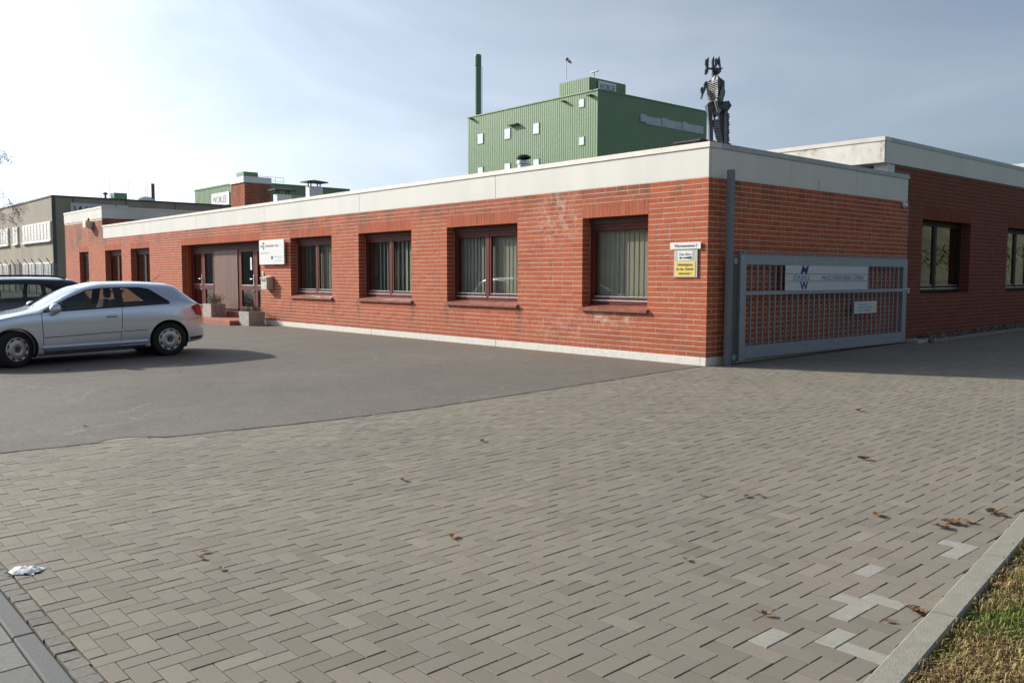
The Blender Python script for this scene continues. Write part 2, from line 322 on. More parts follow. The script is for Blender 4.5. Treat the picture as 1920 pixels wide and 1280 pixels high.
# ------------------------------------------------------------------ mesh helpers
ORG = {}
class MB:
    def __init__(s): s.v = []; s.f = []
    def quad(s, a, b, c, d):
        i = len(s.v); s.v += [tuple(a), tuple(b), tuple(c), tuple(d)]; s.f.append((i, i+1, i+2, i+3)); return s
    def box(s, x0, x1, y0, y1, z0, z1):
        i = len(s.v)
        s.v += [(x0, y0, z0), (x1, y0, z0), (x1, y1, z0), (x0, y1, z0), (x0, y0, z1), (x1, y0, z1), (x1, y1, z1), (x0, y1, z1)]
        for q in ((3, 2, 1, 0), (4, 5, 6, 7), (0, 1, 5, 4), (1, 2, 6, 5), (2, 3, 7, 6), (3, 0, 4, 7)): s.f.append(tuple(i+k for k in q))
        return s
    def prism(s, pts, vec):
        """closed extrusion of a planar 3-D polygon along vec"""
        n = len(pts); i = len(s.v); vec = Vector(vec)
        s.v += [tuple(Vector(p)) for p in pts] + [tuple(Vector(p)+vec) for p in pts]
        s.f.append(tuple(range(i+n-1, i-1, -1))); s.f.append(tuple(range(i+n, i+2*n)))
        for k in range(n): s.f.append((i+k, i+(k+1) % n, i+n+(k+1) % n, i+n+k))
        return s
    def tube(s, p, q, r0, r1=None, n=8, caps=True):
        r1 = r0 if r1 is None else r1; p = Vector(p); q = Vector(q); d = (q-p)
        if d.length < 1e-6: return s
        d.normalize(); a = d.orthogonal().normalized(); b = d.cross(a); i = len(s.v)
        for (c, r) in ((p, r0), (q, r1)):
            for k in range(n):
                t = 2*math.pi*k/n; s.v.append(tuple(c+a*(r*math.cos(t))+b*(r*math.sin(t))))
        for k in range(n): s.f.append((i+k, i+(k+1) % n, i+n+(k+1) % n, i+n+k))
        if caps: s.f.append(tuple(range(i+n-1, i-1, -1))); s.f.append(tuple(range(i+n, i+2*n)))
        return s
    def path(s, pts, r, n=6):
        for a, b in zip(pts, pts[1:]): s.tube(a, b, r, n=n)
        return s
    def lathe(s, prof, o, axis='z', n=24):
        """prof = [(radius, height)...] revolved round axis through o"""
        i = len(s.v); o = Vector(o)
        for (r, h) in prof:
            for k in range(n):
                t = 2*math.pi*k/n; c, w = r*math.cos(t), r*math.sin(t)
                s.v.append(tuple(o + (Vector((c, w, h)) if axis == 'z' else Vector((h, c, w)))))
        for j in range(len(prof)-1):
            for k in range(n):
                s.f.append((i+j*n+k, i+j*n+(k+1) % n, i+(j+1)*n+(k+1) % n, i+(j+1)*n+k))
        return s
    def build(s, name, mat, parent=None, smooth=False, bevel=0.):
        org = ORG.get(parent.name, (0, 0, 0)) if parent else (0, 0, 0)
        me = bpy.data.meshes.new(name)
        me.from_pydata([(v[0]-org[0], v[1]-org[1], v[2]-org[2]) for v in s.v], [], s.f)
        if smooth: me.polygons.foreach_set('use_smooth', [True]*len(me.polygons))
        me.materials.append(M[mat] if isinstance(mat, str) else mat); me.update()
        o = bpy.data.objects.new(name, me); col.objects.link(o)
        if parent: o.parent = parent
        ORG[o.name] = org
        if bevel:
            bv = o.modifiers.new('bevel', 'BEVEL'); bv.width = bevel; bv.segments = 2; bv.limit_method = 'ANGLE'
        return o
def tag(o, label, cat, group=None):
    o['label'] = label; o['category'] = cat
    if group: o['group'] = group
    return o
def thing(name, label, cat, loc=(0, 0, 0), group=None):
    o = bpy.data.objects.new(name, None); col.objects.link(o); o.location = loc; o.empty_display_size = .3
    ORG[o.name] = tuple(loc); return tag(o, label, cat, group)
def alone(o, label, cat, group=None):
    """recentre a one-mesh top-level thing on its own base"""
    return tag(o, label, cat, group)
def structure(o): o['kind'] = 'structure'; return o
def stuff(o): o['kind'] = 'stuff'; return o
def place(name, me, loc, parent, rot=None, scale=None):
    o = bpy.data.objects.new(name, me); col.objects.link(o)
    org = ORG.get(parent.name, (0, 0, 0)) if parent else (0, 0, 0)
    o.parent = parent; o.location = (loc[0]-org[0], loc[1]-org[1], loc[2]-org[2])
    if rot: o.rotation_euler = rot
    if scale: o.scale = scale
    return o
def lettering(body, size, origin, xdir, ydir, mat, parent, name='lettering', depth=.0012, width=None, shear=0., bold=0.):
    """text whose baseline starts at origin, running along xdir with height along ydir"""
    cu = bpy.data.curves.new(name, 'FONT'); cu.body = body; cu.size = size; cu.extrude = depth; cu.shear = shear; cu.offset = bold; cu.resolution_u = 3
    tmp = bpy.data.objects.new('tmp', cu); col.objects.link(tmp)
    dg = bpy.context.evaluated_depsgraph_get(); me = bpy.data.meshes.new_from_object(tmp.evaluated_get(dg))
    bpy.data.objects.remove(tmp); bpy.data.curves.remove(cu)
    xs = [v.co.x for v in me.vertices]; k = 1.0
    if width and xs: k = width/(max(xs)-min(xs))
    xd = Vector(xdir).normalized(); yd = Vector(ydir).normalized(); zd = xd.cross(yd)
    x0 = min(xs) if xs else 0
    org = Vector(ORG.get(parent.name, (0, 0, 0)))
    for v in me.vertices:
        v.co = Vector(origin) + xd*((v.co.x-x0)*k) + yd*v.co.y + zd*v.co.z - org
    me.name = name; me.materials.clear(); me.materials.append(M[mat])
    o = bpy.data.objects.new(name, me); col.objects.link(o); o.parent = parent; ORG[o.name] = tuple(org)
    return o

# ------------------------------------------------------------------ ground, asphalt, paving
gb = MB(); ys = [-500, -12, YC, 26, 700]
for a, b in zip(ys, ys[1:]): gb.quad((-700, a, zg(a)-.06), (700, a, zg(a)-.06), (700, b, zg(b)-.06), (-700, b, zg(b)-.06))
structure(gb.build('ground', 'field'))

BND = [(.98, -9.05), (1.66, -8.96), (2.57, -8.77), (3.11, -8.57), (4.52, -8.26), (5.79, -8.10), (7.47, -8.11), (8.99, -8.12), (10.71, -8.15), (11.06, -8.10)]
bys = [p[0] for p in BND]; bxs = [p[1] for p in BND]
def bx(y): return float(np.interp(y, bys, bxs)) if y < YC else XC+.02
ab = MB(); yv = np.arange(.98, YC+.03, .07).tolist()
def edge_x(y): return bx(y) + .018*noise.noise(Vector((3.1, y*3.5, 0))) + .010*noise.noise(Vector((9.1, y*14, 0))) - (.16*max(0, 1-((y-2.72)/.28)**2) if abs(y-2.72) < .28 else 0)
cols = [None, -.35, -2.0, -70]
for a, b in zip(yv, yv[1:]):
    xa, xb = edge_x(a), edge_x(b)
    A = [xa, xa-.35, xa-2.2, -70]; B = [xb, xb-.35, xb-2.2, -70]
    for k in range(3): ab.quad((A[k+1], a, zg(a)+.006), (A[k], a, zg(a)+.006), (B[k], b, zg(b)+.006), (B[k+1], b, zg(b)+.006))
    ab.quad((xa, a, zg(a)+.006), (xa, a, zg(a)-.05), (xb, b, zg(b)-.05), (xb, b, zg(b)+.006))
ab.quad((-90, YC, .004), (-43.6, YC, .004), (-43.6, 18.2, .06), (-90, 18.2, .06))
structure(ab.build('asphalt', 'asphalt'))
mbp = MB().prism([(-8.93, 2.45, zg(2.45)-.002), (-8.80, 2.44, zg(2.44)-.002), (-8.74, 2.72, zg(2.72)-.002), (-8.72, 3.0, zg(3.0)-.002), (-8.82, 2.95, zg(2.95)-.002)], (0, 0, .004))

def kx(y): return -1.56 - .140*(y-3.21)            # inner edge of the right kerb
pav = MB(); yy = [1.015, YC, 26]
for a, b in zip(yy, yy[1:]):
    pav.quad((-9.3 if a < 5 else -8.3, a, zg(a)-.0085), (kx(a)+.02, a, zg(a)-.0085), (kx(b)+.02, b, zg(b)-.0085), (-8.3, b, zg(b)-.0085))
paving = structure(pav.build('paving', 'sand'))
mbp.build('edge_patch', pmat('sandy edge repair', (.30, .26, .19), .95, var=.3, scale=20, bump=.5, bscale=90), paving)

U_ = .1; J_ = .0022
def paver_mesh(lx, ly):
    a, b, c = lx/2-J_, ly/2-J_, .0022
    v = [(-a, -b, -.03), (a, -b, -.03), (a, b, -.03), (-a, b, -.03), (-a, -b, -c*.8), (a, -b, -c*.8), (a, b, -c*.8), (-a, b, -c*.8), (-a+c, -b+c, 0), (a-c, -b+c, 0), (a-c, b-c, 0), (-a+c, b-c, 0)]
    f = [(8, 9, 10, 11)] + [(k, (k+1) % 4, 4+(k+1) % 4, 4+k) for k in range(4)] + [(4+k, 4+(k+1) % 4, 8+(k+1) % 4, 8+k) for k in range(4)]
    return v, f
blocks = []
i0, i1, j0, j1 = int(-9.4/U_), int(-1.0/U_), 10, 250
for i in range(i0, i1):
    for j in range(j0, j1):
        k = (i-j) % 4
        if k == 0: r = (i*U_, (i+2)*U_, j*U_, (j+1)*U_)
        elif k == 2: r = (i*U_, (i+1)*U_, (j-1)*U_, (j+1)*U_)
        else: continue
        yc_ = (r[2]+r[3])/2; lo = bx(yc_)-(.10 if yc_ < YC else 0); hi = kx(yc_)-.004
        if yc_ > 17.75: lo = -7.50
        x0, x1, y0, y1 = max(r[0], lo), min(r[1], hi), max(r[2], 1.022), r[3]
        if x1-x0 < .02 or y1-y0 < .02: continue
        std = abs((x1-x0)-(r[1]-r[0])) < 1e-6 and abs((y1-y0)-(r[3]-r[2])) < 1e-6
        cx, cy = (x0+x1)/2, (y0+y1)/2
        blocks.append([size_in_view((cx, cy, zg(cy))) if std else -1, cx, cy, x1-x0, y1-y0, k])
pale_px = [(845, 870), (1020, 862), (840, 922), (435, 1035), (770, 1032), (1385, 605), (1370, 645), (1500, 600), (955, 730), (1510, 565), (1612, 525), (860, 1150)]
pale = set()
for (a, b) in pale_px:
    g = gpt(1280+a/2.667, 800+b/2.667); best = min(range(len(blocks)), key=lambda q: (blocks[q][1]-g.x)**2+(blocks[q][2]-g.y)**2); pale.add(best)
order = sorted(range(len(blocks)), key=lambda q: -(blocks[q][0]+(5 if q in pale else 0)))
single = set(order[:300])
PM = {}
for key, (lx, ly) in {0: (.2, .1), 2: (.1, .2)}.items():
    v, f = paver_mesh(lx, ly)
    for t in ('paver', 'paver_pale'):
        me = bpy.data.meshes.new('paving_block'); me.from_pydata(v, [], f); me.materials.append(M[t]); PM[(key, t)] = me
TILT = math.atan(SLOPE)
rest = MB()
for q, (s_, cx, cy, lx, ly, k) in enumerate(blocks):
    dz = random.uniform(-.0016, .0016)
    if q in single and lx*ly > .0199:
        place('paving_block', PM[(k, 'paver_pale' if q in pale else 'paver')], (cx, cy, zg(cy)+dz), paving, (TILT+random.uniform(-.006, .006), random.uniform(-.006, .006), random.uniform(-.004, .004)))
    else:
        v, f = paver_mesh(lx, ly); o_ = len(rest.v); tx, ty = random.uniform(-.008, .008), random.uniform(-.008, .008)
        rest.v += [(cx+a, cy+b, zg(cy+b)+c+dz+tx*a+ty*b) for a, b, c in v]; rest.f += [tuple(o_+w for w in ff) for ff in f]
stuff(rest.build('paving_blocks', 'paver', paving))

# right kerb: metre stones, slightly raised
kd = Vector((-.14, 1, 0)).normalized(); kn = Vector((1, .14, 0)).normalized()
kerb = thing('kerb', 'pale concrete kerb between the paving and the dry lawn', 'kerb', (kx(4), 4, zg(4)))
t = -2.6
while t < 12:
    p = Vector((kx(3.62), 3.62, 0)) + kd*t; q = p + kd*.992; mb = MB()
    pr = []
    for (o_, h) in ((0, -.08), (0, .022), (.008, .030), (.112, .030), (.12, .022), (.12, -.08)): pr.append((o_, h))
    A = [(p + kn*o_ + Vector((0, 0, zg(p.y)+h))) for o_, h in pr]; B = [(q + kn*o_ + Vector((0, 0, zg(q.y)+h))) for o_, h in pr]
    i = len(mb.v); mb.v += [tuple(x) for x in A+B]; n_ = len(pr)
    for k in range(n_-1): mb.f.append((i+k, i+k+n_, i+k+1+n_, i+k+1))
    mb.f.append(tuple(range(i, i+n_))); mb.f.append(tuple(range(i+2*n_-1, i+n_-1, -1)))
    mb.build('kerb_stone', 'kerb', kerb); t += 1.0
# street edge at the left: setts, dark kerb, footway slabs
row = thing('sett_row', 'single row of small setts beside the dark street kerb', 'setts', (-4.5, .93, zg(.93)))
sm = bpy.data.meshes.new('sett'); v, f = paver_mesh(.1, .086); sm.from_pydata(v, [], f); sm.materials.append(M['sett'])
for k in range(80):
    x = -9.0+k*.1; place('sett', sm, (x, .973+random.uniform(-.004, .004), zg(.973)+random.uniform(-.003, .003)), row, (random.uniform(-.03, .03), random.uniform(-.02, .02), random.uniform(-.05, .05)))
dk = thing('street_kerb', 'dark granite kerb laid flush along the street footway', 'kerb', (-4.5, .81, zg(.81)))
for k in range(9):
    x = -9.115+k*.95; MB().box(x, x+.943, .832, .920, zg(.87)-.12, zg(.87)+.005).build('kerb_stone', 'kerb_dark', dk, bevel=.008)
fb = MB().quad((-40, -6, zg(-6)-.012), (3, -6, zg(-6)-.012), (3, 1.02, zg(1.02)-.014), (-40, 1.02, zg(1.02)-.014)); foot = structure(fb.build('footway', 'sand'))
slm = bpy.data.meshes.new('slab'); v, f = paver_mesh(.30, .30); slm.from_pydata(v, [], f); slm.materials.append(M['slab'])
for a in range(27):
    for b in range(9): place('slab', slm, (-8.74+a*.304+.15*(b % 2), .676-b*.304, zg(.676-b*.304)), foot, (TILT, 0, random.uniform(-.006, .006)))

# lawn
lb = MB(); lys = [-2, 2, 3, 4, 5, 6, 7, 9, 12]
for a, b in zip(lys, lys[1:]):
    lb.quad((kx(a)+.121, a, zg(a)-.01), (6, a, zg(a)+.02), (6, b, zg(b)+.02), (kx(b)+.121, b, zg(b)-.01))
structure(lb.build('lawn', 'soil_lawn'))
gr = MB(); n_g = 0
for _ in range(100000):
    y = random.uniform(2.0, 9.0); x = kx(y)+.105+abs(random.gauss(0, 1))*.75
    if x > kx(y)+2.4: continue
    px, py, pz = project((x, y, zg(y)))
    if not (1400 < px < 2500 and 650 < py < 1700): continue
    if x < kx(y)+.19 and random.random() < .6: continue
    h = random.uniform(.02, .065)*(1.7 if random.random() < .06 else 1)*(1.0 if noise.noise(Vector((x*2.6, y*2.6, 0))) > 0 else .75); w = random.uniform(.0014, .0032); an = random.uniform(0, 6.283); ln = random.uniform(.2, 1.35)
    dx, dy = math.cos(an), math.sin(an); nx, ny = -dy*w, dx*w; z = zg(y)-.008; i = len(gr.v)
    m1 = (x+dx*h*.35*ln, y+dy*h*.35*ln, z+h*.62); tp = (x+dx*h*ln, y+dy*h*ln, z+h*max(.15, 1.05-ln*.62))
    gr.v += [(x-nx, y-ny, z), (x+nx, y+ny, z), (m1[0]+nx*.8, m1[1]+ny*.8, m1[2]), (m1[0]-nx*.8, m1[1]-ny*.8, m1[2]), tp]
    gr.f += [(i, i+1, i+2, i+3), (i+3, i+2, i+4)]
go = stuff(gr.build('grass', 'grass')); tag(go, 'dry straw coloured grass with green tufts beside the kerb', 'grass')

# ------------------------------------------------------------------ brick walls
ROW, Z0 = .0834, .135
def T(pl, a, d, z):
    return (a, YC+d, z) if pl == 'A' else (XC-d, a, z)
def boxT(mb, pl, a0, a1, d0, d1, z0, z1):
    if pl == 'A': mb.box(a0, a1, YC+d0, YC+d1, z0, z1)
    else: mb.box(XC-d1, XC-d0, a0, a1, z0, z1)
    return mb
def wall_sheet(mb, pl, a0, a1, z0, z1, ops, off=.0028, depth=.24):
    g = .004
    O = [(o[0]-g, o[1]+g, o[2], o[3]+g) for o in ops]
    As = sorted({a0, a1, *[v for o in O for v in o[:2] if a0 < v < a1]}); Zs = sorted({z0, z1, *[v for o in O for v in o[2:] if z0 < v < z1]})
    for u0, u1 in zip(As, As[1:]):
        for w0, w1 in zip(Zs, Zs[1:]):
            cu, cw = (u0+u1)/2, (w0+w1)/2
            if any(o[0] < cu < o[1] and o[2] < cw < o[3] for o in O): continue
            mb.quad(T(pl, u0, off, w0), T(pl, u1, off, w0), T(pl, u1, off, w1), T(pl, u0, off, w1))
    for o in O:
        b = max(o[2], z0)
        mb.quad(T(pl, o[0], off, b), T(pl, o[0], depth, b), T(pl, o[0], depth, o[3]), T(pl, o[0], off, o[3]))
        mb.quad(T(pl, o[1], off, b), T(pl, o[1], depth, b), T(pl, o[1], depth, o[3]), T(pl, o[1], off, o[3]))
        mb.quad(T(pl, o[0], off, o[3]), T(pl, o[1], off, o[3]), T(pl, o[1], depth, o[3]), T(pl, o[0], depth, o[3]))
def lay_bricks(pl, a0, a1, rows, ops, corner=None, seed=1):
    """list of (a0,a1,z0,z1,depth); a corner is bonded with alternating headers"""
    rg = random.Random(seed); out = []
    for r in rows:
        z0 = Z0+r*ROW; z1 = z0+.0712; zc = (z0+z1)/2
        segs = [(a0, a1)]
        for o in ops:
            top = o[3]+.25
            if o[2] < zc < top:
                ns = []
                for (u, w) in segs:
                    if o[1] <= u or o[0] >= w: ns.append((u, w)); continue
                    if o[0] > u+.02: ns.append((u, o[0]))
                    if o[1] < w-.02: ns.append((o[1], w))
                segs = ns
        for (u, w) in segs:
            p = w; first = True
            while p > u+.012:
                if first and corner == 'end' and abs(w-a1) < 1e-6: L = .24 if r % 2 == 0 else .115
                elif first: L = rg.choice((.24, .115, .18)) if r % 2 else .24
                else: L = .24 if rg.random() < .84 else .115
                q = max(u, p-L)
                if q-u < .07: q = u
                dep = .06
                if abs(p-w) < 1e-6 or abs(q-u) < 1e-6: dep = .19
                if first and corner == 'end' and abs(w-a1) < 1e-6: dep = .115 if r % 2 == 0 else .24
                if first and corner == 'end' and pl == 'A' and abs(w-a1) < 1e-6: pass
                out.append((q, p, z0, z1, dep)); p = q-.0115; first = False
    for o in ops:
        n = max(1, round((o[1]-o[0])/.0834)); w = (o[1]-o[0])/n
        for k in range(n):
            out.append((o[0]+k*w+.0045, o[0]+(k+1)*w-.0045, o[3]+.002, o[3]+.241, .19))
    return out
def brick_box(pl, b, jit):
    a0, a1, z0, z1, dep = b; d0 = jit
    if pl == 'A': P = [(a0, YC+d0, z0), (a1, YC+d0, z0), (a1, YC+dep, z0), (a0, YC+dep, z0), (a0, YC+d0, z1), (a1, YC+d0, z1), (a1, YC+dep, z1), (a0, YC+dep, z1)]
    else: P = [(XC-d0, a0, z0), (XC-d0, a1, z0), (XC-dep, a1, z0), (XC-dep, a0, z0), (XC-d0, a0, z1), (XC-d0, a1, z1), (XC-dep, a1, z1), (XC-dep, a0, z1)]
    return P
BF = [(4, 5, 6, 7), (0, 1, 5, 4), (1, 2, 6, 5), (3, 0, 4, 7), (0, 3, 2, 1)]
BMESH = {}
def put_bricks(runs, wall, mat, limit=300):
    """runs = [(plane, bricks)]; the bricks that show largest become parts, the others one joined part"""
    allb = [(pl, b) for pl, bs in runs for b in bs]
    sz = [size_in_view(T(pl, (b[0]+b[1])/2, 0, (b[2]+b[3])/2))*(1 if b[1]-b[0] > .2 or b[3]-b[2] > .2 else .55) for pl, b in allb]
    top = set(sorted(range(len(allb)), key=lambda i: -sz[i])[:limit]) if limit else set()
    rest = MB()
    for i, (pl, b) in enumerate(allb):
        jit = random.uniform(-.0014, .0010)
        if i in top:
            key = (pl, round(b[1]-b[0], 3), round(b[3]-b[2], 3), b[4], mat)
            ca, cz = (b[0]+b[1])/2, (b[2]+b[3])/2; base = T(pl, ca, 0, cz)
            if key not in BMESH:
                P = brick_box(pl, b, 0); me = bpy.data.meshes.new('brick')
                me.from_pydata([(x-base[0], y-base[1], z-base[2]) for x, y, z in P], [], BF); me.materials.append(M[mat]); BMESH[key] = me
            off = T(pl, ca, jit, cz)
            place('brick', BMESH[key], off, wall)
        else:
            o_ = len(rest.v); rest.v += brick_box(pl, b, jit); rest.f += [tuple(o_+k for k in q) for q in BF]
    if rest.v: stuff(rest.build('bricks', mat, wall))

WIN = [(-21.65, -19.45), (-18.18, -15.97), (-14.68, -12.46), (-10.745, -9.265)]
FARWIN = [(-37.74, -35.67), (-34.60, -32.54)]
ENT = (-29.45, -23.48)
HEAD, SILLZ = 2.385, .802
opsA = [(a, b, SILLZ, HEAD) for a, b in WIN+FARWIN] + [(ENT[0], ENT[1], -.2, HEAD)]
ZF, ZT = 2.887, 3.414
office = thing('office_building', 'long low red brick office with cream fascia and a recessed glazed entrance', 'building', (XC, YC, 0))
wb = MB(); wall_sheet(wb, 'A', -38.0, XC-.007, -.1, ZF, opsA); wall_sheet(wb, 'B', YC+.007, 17.72, -.1, ZF, [])
wall = wb.build('wall', 'mortar', office)
rA = lay_bricks('A', -38.0, XC, range(33), opsA, 'end', 3)
rB = []
for r in range(33):
    st = YC+(.1265 if r % 2 == 0 else .2515)
    z0 = Z0+r*ROW; p = st; rg = random.Random(100+r); first = True
    while p < 17.70:
        L = .115 if (rg.random() < .16 or (first and r % 3 == 0)) else .24
        rB.append((p, min(17.72, p+L), z0, z0+.0712, .06)); p += L+.0115; first = False
put_bricks([('A', rA), ('B', rB)], wall, 'brick', 300)
# plinth: painted concrete, pieces between expansion joints
def plinth(a, b, pl):
    mb = MB(); boxT(mb, pl, a+.004, b-.004, -.004, .1, -.15, .1335); mb.build('plinth', 'plinth', office, bevel=.006)
for a, b in ((-38.0, -33.5), (-33.5, ENT[0]-.02), (ENT[1]+.02, -17.65), (-17.65, -13.1), (-13.1, XC-.10)): plinth(a, b, 'A')
mb = MB(); mb.box(XC-.10, XC+.004, YC-.004, YC+.45, -.15, .1335); mb.build('plinth', 'plinth', office, bevel=.006)
plinth(YC+.455, 17.6, 'B')
# fascia panels and coping
jx = [-38.0, -33.10, -28.13, -23.16, -18.14, -13.12, XC]
for k, (a, b) in enumerate(zip(jx, jx[1:])):
    mb = MB(); boxT(mb, 'A', a+.006, b-(.006 if b != XC else .016), .012, .07, ZF+.003, 3.332); mb.build('fascia_panel', 'fascia', office)
jy = [YC+.072, 13.35, 15.6, 17.70]
for a, b in zip(jy, jy[1:]):
    mb = MB(); boxT(mb, 'B', a+.003, b-.003, .012, .07, ZF+.003, 3.332); mb.build('fascia_panel', 'fascia', office)
MB().box(-38.0, XC-.075, YC+.075, YC+.11, ZF-.2, 3.33).box(XC-.11, XC-.075, YC+.115, 17.7, ZF-.2, 3.33).build('parapet', 'mortar', office)
cj = [-38.02, -36.0, -33.0, -30.0, -27.0, -24.0, -21.0, -18.0, -15.0, -12.0, -9.0, -8.72, XC+.006]
for a, b in zip(cj, cj[1:]):
    mb = MB(); boxT(mb, 'A', a+.002, b-(.002 if b < XC else 0), -.006, .30, 3.334, ZT); mb.build('coping', 'coping', office)
cj = [YC+.302, 11.6, 13.6, 15.6, 17.72]
for a, b in zip(cj, cj[1:]):
    mb = MB(); boxT(mb, 'B', a+.002, b-.002, -.006, .30, 3.334, ZT); mb.build('coping', 'coping_grey', office)
MB().box(-38.0, XC-.31, YC+.31, 17.7, 3.08, 3.2).build('roof', 'roof', office)
rm = MB().quad((-38, YC+3.2, 0), (XC, YC+3.2, 0), (XC, YC+3.2, 3.1), (-38, YC+3.2, 3.1)).quad((-38, YC+.3, .02), (XC, YC+.3, .02), (XC, YC+3.2, .02), (-38, YC+3.2, .02)).quad((-38, YC+.2, 2.75), (XC, YC+.2, 2.75), (XC, YC+3.2, 2.75), (-38, YC+3.2, 2.75))
for x in (-30, -23, -18.8, -15.3, -11.6, -8.35): rm.quad((x, YC+.27, 0), (x, YC+3.2, 0), (x, YC+3.2, 3), (x, YC+.27, 3))
rm.build('room_lining', 'room', office)

def make_window(owner, pl, a0, a1, z0, z1, D, split, frame='wood', sill='sill', blinds=None, shutter=True, zs=None):
    """window = frame mesh; pane, sill, blind, glazing bars are its pieces"""
    mb = MB(); zb = z0+.095 if zs is None else zs; zt = z1-(.105 if shutter else .0); e = .003
    for (u, w, p, q) in ((a0+e, a0+.06, zb, zt), (a1-.06, a1-e, zb, zt), (a0+.061, a1-.061, zb, zb+.055), (a0+.061, a1-.061, zt-.055, zt)): boxT(mb, pl, u, w, D, D+.07, p, q)
    cuts = [a0+.06]+split+[a1-.06]
    for s_ in split: boxT(mb, pl, s_-.035, s_+.035, D-.004, D+.066, zb+.056, zt-.056)
    win = mb.build('window', frame, owner, bevel=.004)
    for u, w in zip(cuts, cuts[1:]):
        u += .002 if u == a0+.06 else .037; w -= .002 if w == a1-.06 else .037
        p, q = zb+.075, zt-.057; f_ = .052; mb = MB()
        for (c0, c1, h0, h1) in ((u, u+f_, p, q), (w-f_, w, p, q), (u+f_+.001, w-f_-.001, p, p+f_), (u+f_+.001, w-f_-.001, q-f_, q)): boxT(mb, pl, c0, c1, D+.004, D+.06, h0, h1)
        mb.build('sash', frame, win, bevel=.004)
        mb = MB(); boxT(mb, pl, u, w, D-.012, D+.05, zb+.0575, zb+.0735); boxT(mb, pl, u+f_, w-f_, D-.002, D+.01, p+f_+.001, p+f_+.012); mb.build('drip_strip', 'alu', win)
        mb = MB(); boxT(mb, pl, u+f_-.004, w-f_+.004, D+.026, D+.032, p+f_-.004, q-f_+.004); mb.build('pane', 'glass', win)
    if shutter:
        mb = MB(); boxT(mb, pl, a0+.004, a1-.004, D-.02, D+.06, zt+.002, z1-.002); mb.build('shutter_box', 'shutter', win)
    if sill:
        mb = MB(); n = max(1, round((a1-a0)/.118)); w = (a1-a0+.06)/n; A = -.055
        for k in range(n):
            u, v_ = a0-.03+k*w+.002, a0-.03+(k+1)*w-.002
            if k == 0: ui = a0+.002
            else: ui = u
            P = [T(pl, u, A, z0-.02), T(pl, u, A, z0+.022), T(pl, u, -.002, z0+.04), T(pl, u, -.002, z0+.004)]
            pts = P; dv = Vector(T(pl, v_, 0, 0))-Vector(T(pl, u, 0, 0)); mb.prism(pts, dv)
            uu, vv = max(u, a0+.003), min(v_, a1-.003)
            P = [T(pl, uu, .0, z0+.002), T(pl, uu, .0, z0+.041), T(pl, uu, D+.01, z0+.09), T(pl, uu, D+.01, z0+.002)]
            mb.prism(P, Vector(T(pl, vv, 0, 0))-Vector(T(pl, uu, 0, 0)))
        mb.build('sill', sill, win)
    for (u, w, step, ang, bm) in blinds or []:
        mb = MB(); x = u
        while x < w:
            c, s_ = math.cos(ang)*.062, math.sin(ang)*.062; a_ = ang
            P = [T(pl, x-c, D+.13-s_, zb+.05), T(pl, x+c, D+.13+s_, zb+.05), T(pl, x+c, D+.13+s_, zt), T(pl, x-c, D+.13-s_, zt)]
            mb.quad(*P); x += step*random.uniform(.97, 1.03)
        mb.build('blind', bm, win)
    return win
def two(a0, a1): return [(a0+a1)/2]
w = WIN[0]; make_window(office, 'A', *w, SILLZ, HEAD, .2, two(*w), blinds=[(w[0]+.1, w[0]+.75, .20, R_(-60), 'blind_grey'), (w[0]+1.05, w[1]+.1, .112, R_(-6), 'blind')])
w = WIN[1]; make_window(office, 'A', *w, SILLZ, HEAD, .2, two(*w), blinds=[(w[0]+.45, w[0]+1.0, .15, R_(-20), 'blind_grey'), (w[0]+1.05, w[1]+.1, .165, R_(-10), 'blind')])
w = WIN[2]; make_window(office, 'A', *w, SILLZ, HEAD, .2, two(*w), blinds=[(w[0]+.1, w[0]+1.05, .112, R_(-8), 'blind_grey'), (w[0]+1.1, w[1]+.1, .110, R_(-5), 'blind')])
w = WIN[3]; make_window(office, 'A', *w, SILLZ, HEAD, .2, [], blinds=[(w[0]+.08, w[1]+.1, .108, R_(-5), 'blind')])
for w in FARWIN: make_window(office, 'A', *w, SILLZ, HEAD, .2, two(*w), blinds=[(w[0]+1.2, w[1]+.1, .115, R_(-30), 'blind_grey')])

# entrance: recess, two doors, fixed lights and boarded panel
D = .33; FL = .30
mb = MB()
mb.quad(T('A', ENT[0], .2, -.1), T('A', ENT[0], D+.08, -.1), T('A', ENT[0], D+.08, HEAD), T('A', ENT[0], .2, HEAD)).quad(T('A', ENT[1], .2, -.1), T('A', ENT[1], D+.08, -.1), T('A', ENT[1], D+.08, HEAD), T('A', ENT[1], .2, HEAD))
boxT(mb, 'A', ENT[0], ENT[1], .245, D+.5, HEAD, HEAD+.05)
mb.build('recess_lining', 'brick', office)
MB().box(ENT[0]-.05, ENT[1]-.12, 10.15, YC+.17, -.2, .118).build('step', 'step', office, bevel=.01)
MB().box(ENT[0]+.01, ENT[1]-.01, YC+.172, YC+D+.4, -.1, FL).build('step', 'step', office, bevel=.006)
TRZ = 2.17
mb = MB(); boxT(mb, 'A', ENT[0]+.01, ENT[1]-.01, D+.0, D+.05, TRZ+.002, HEAD-.003); mb.build('transom_panel', 'shutter', office)
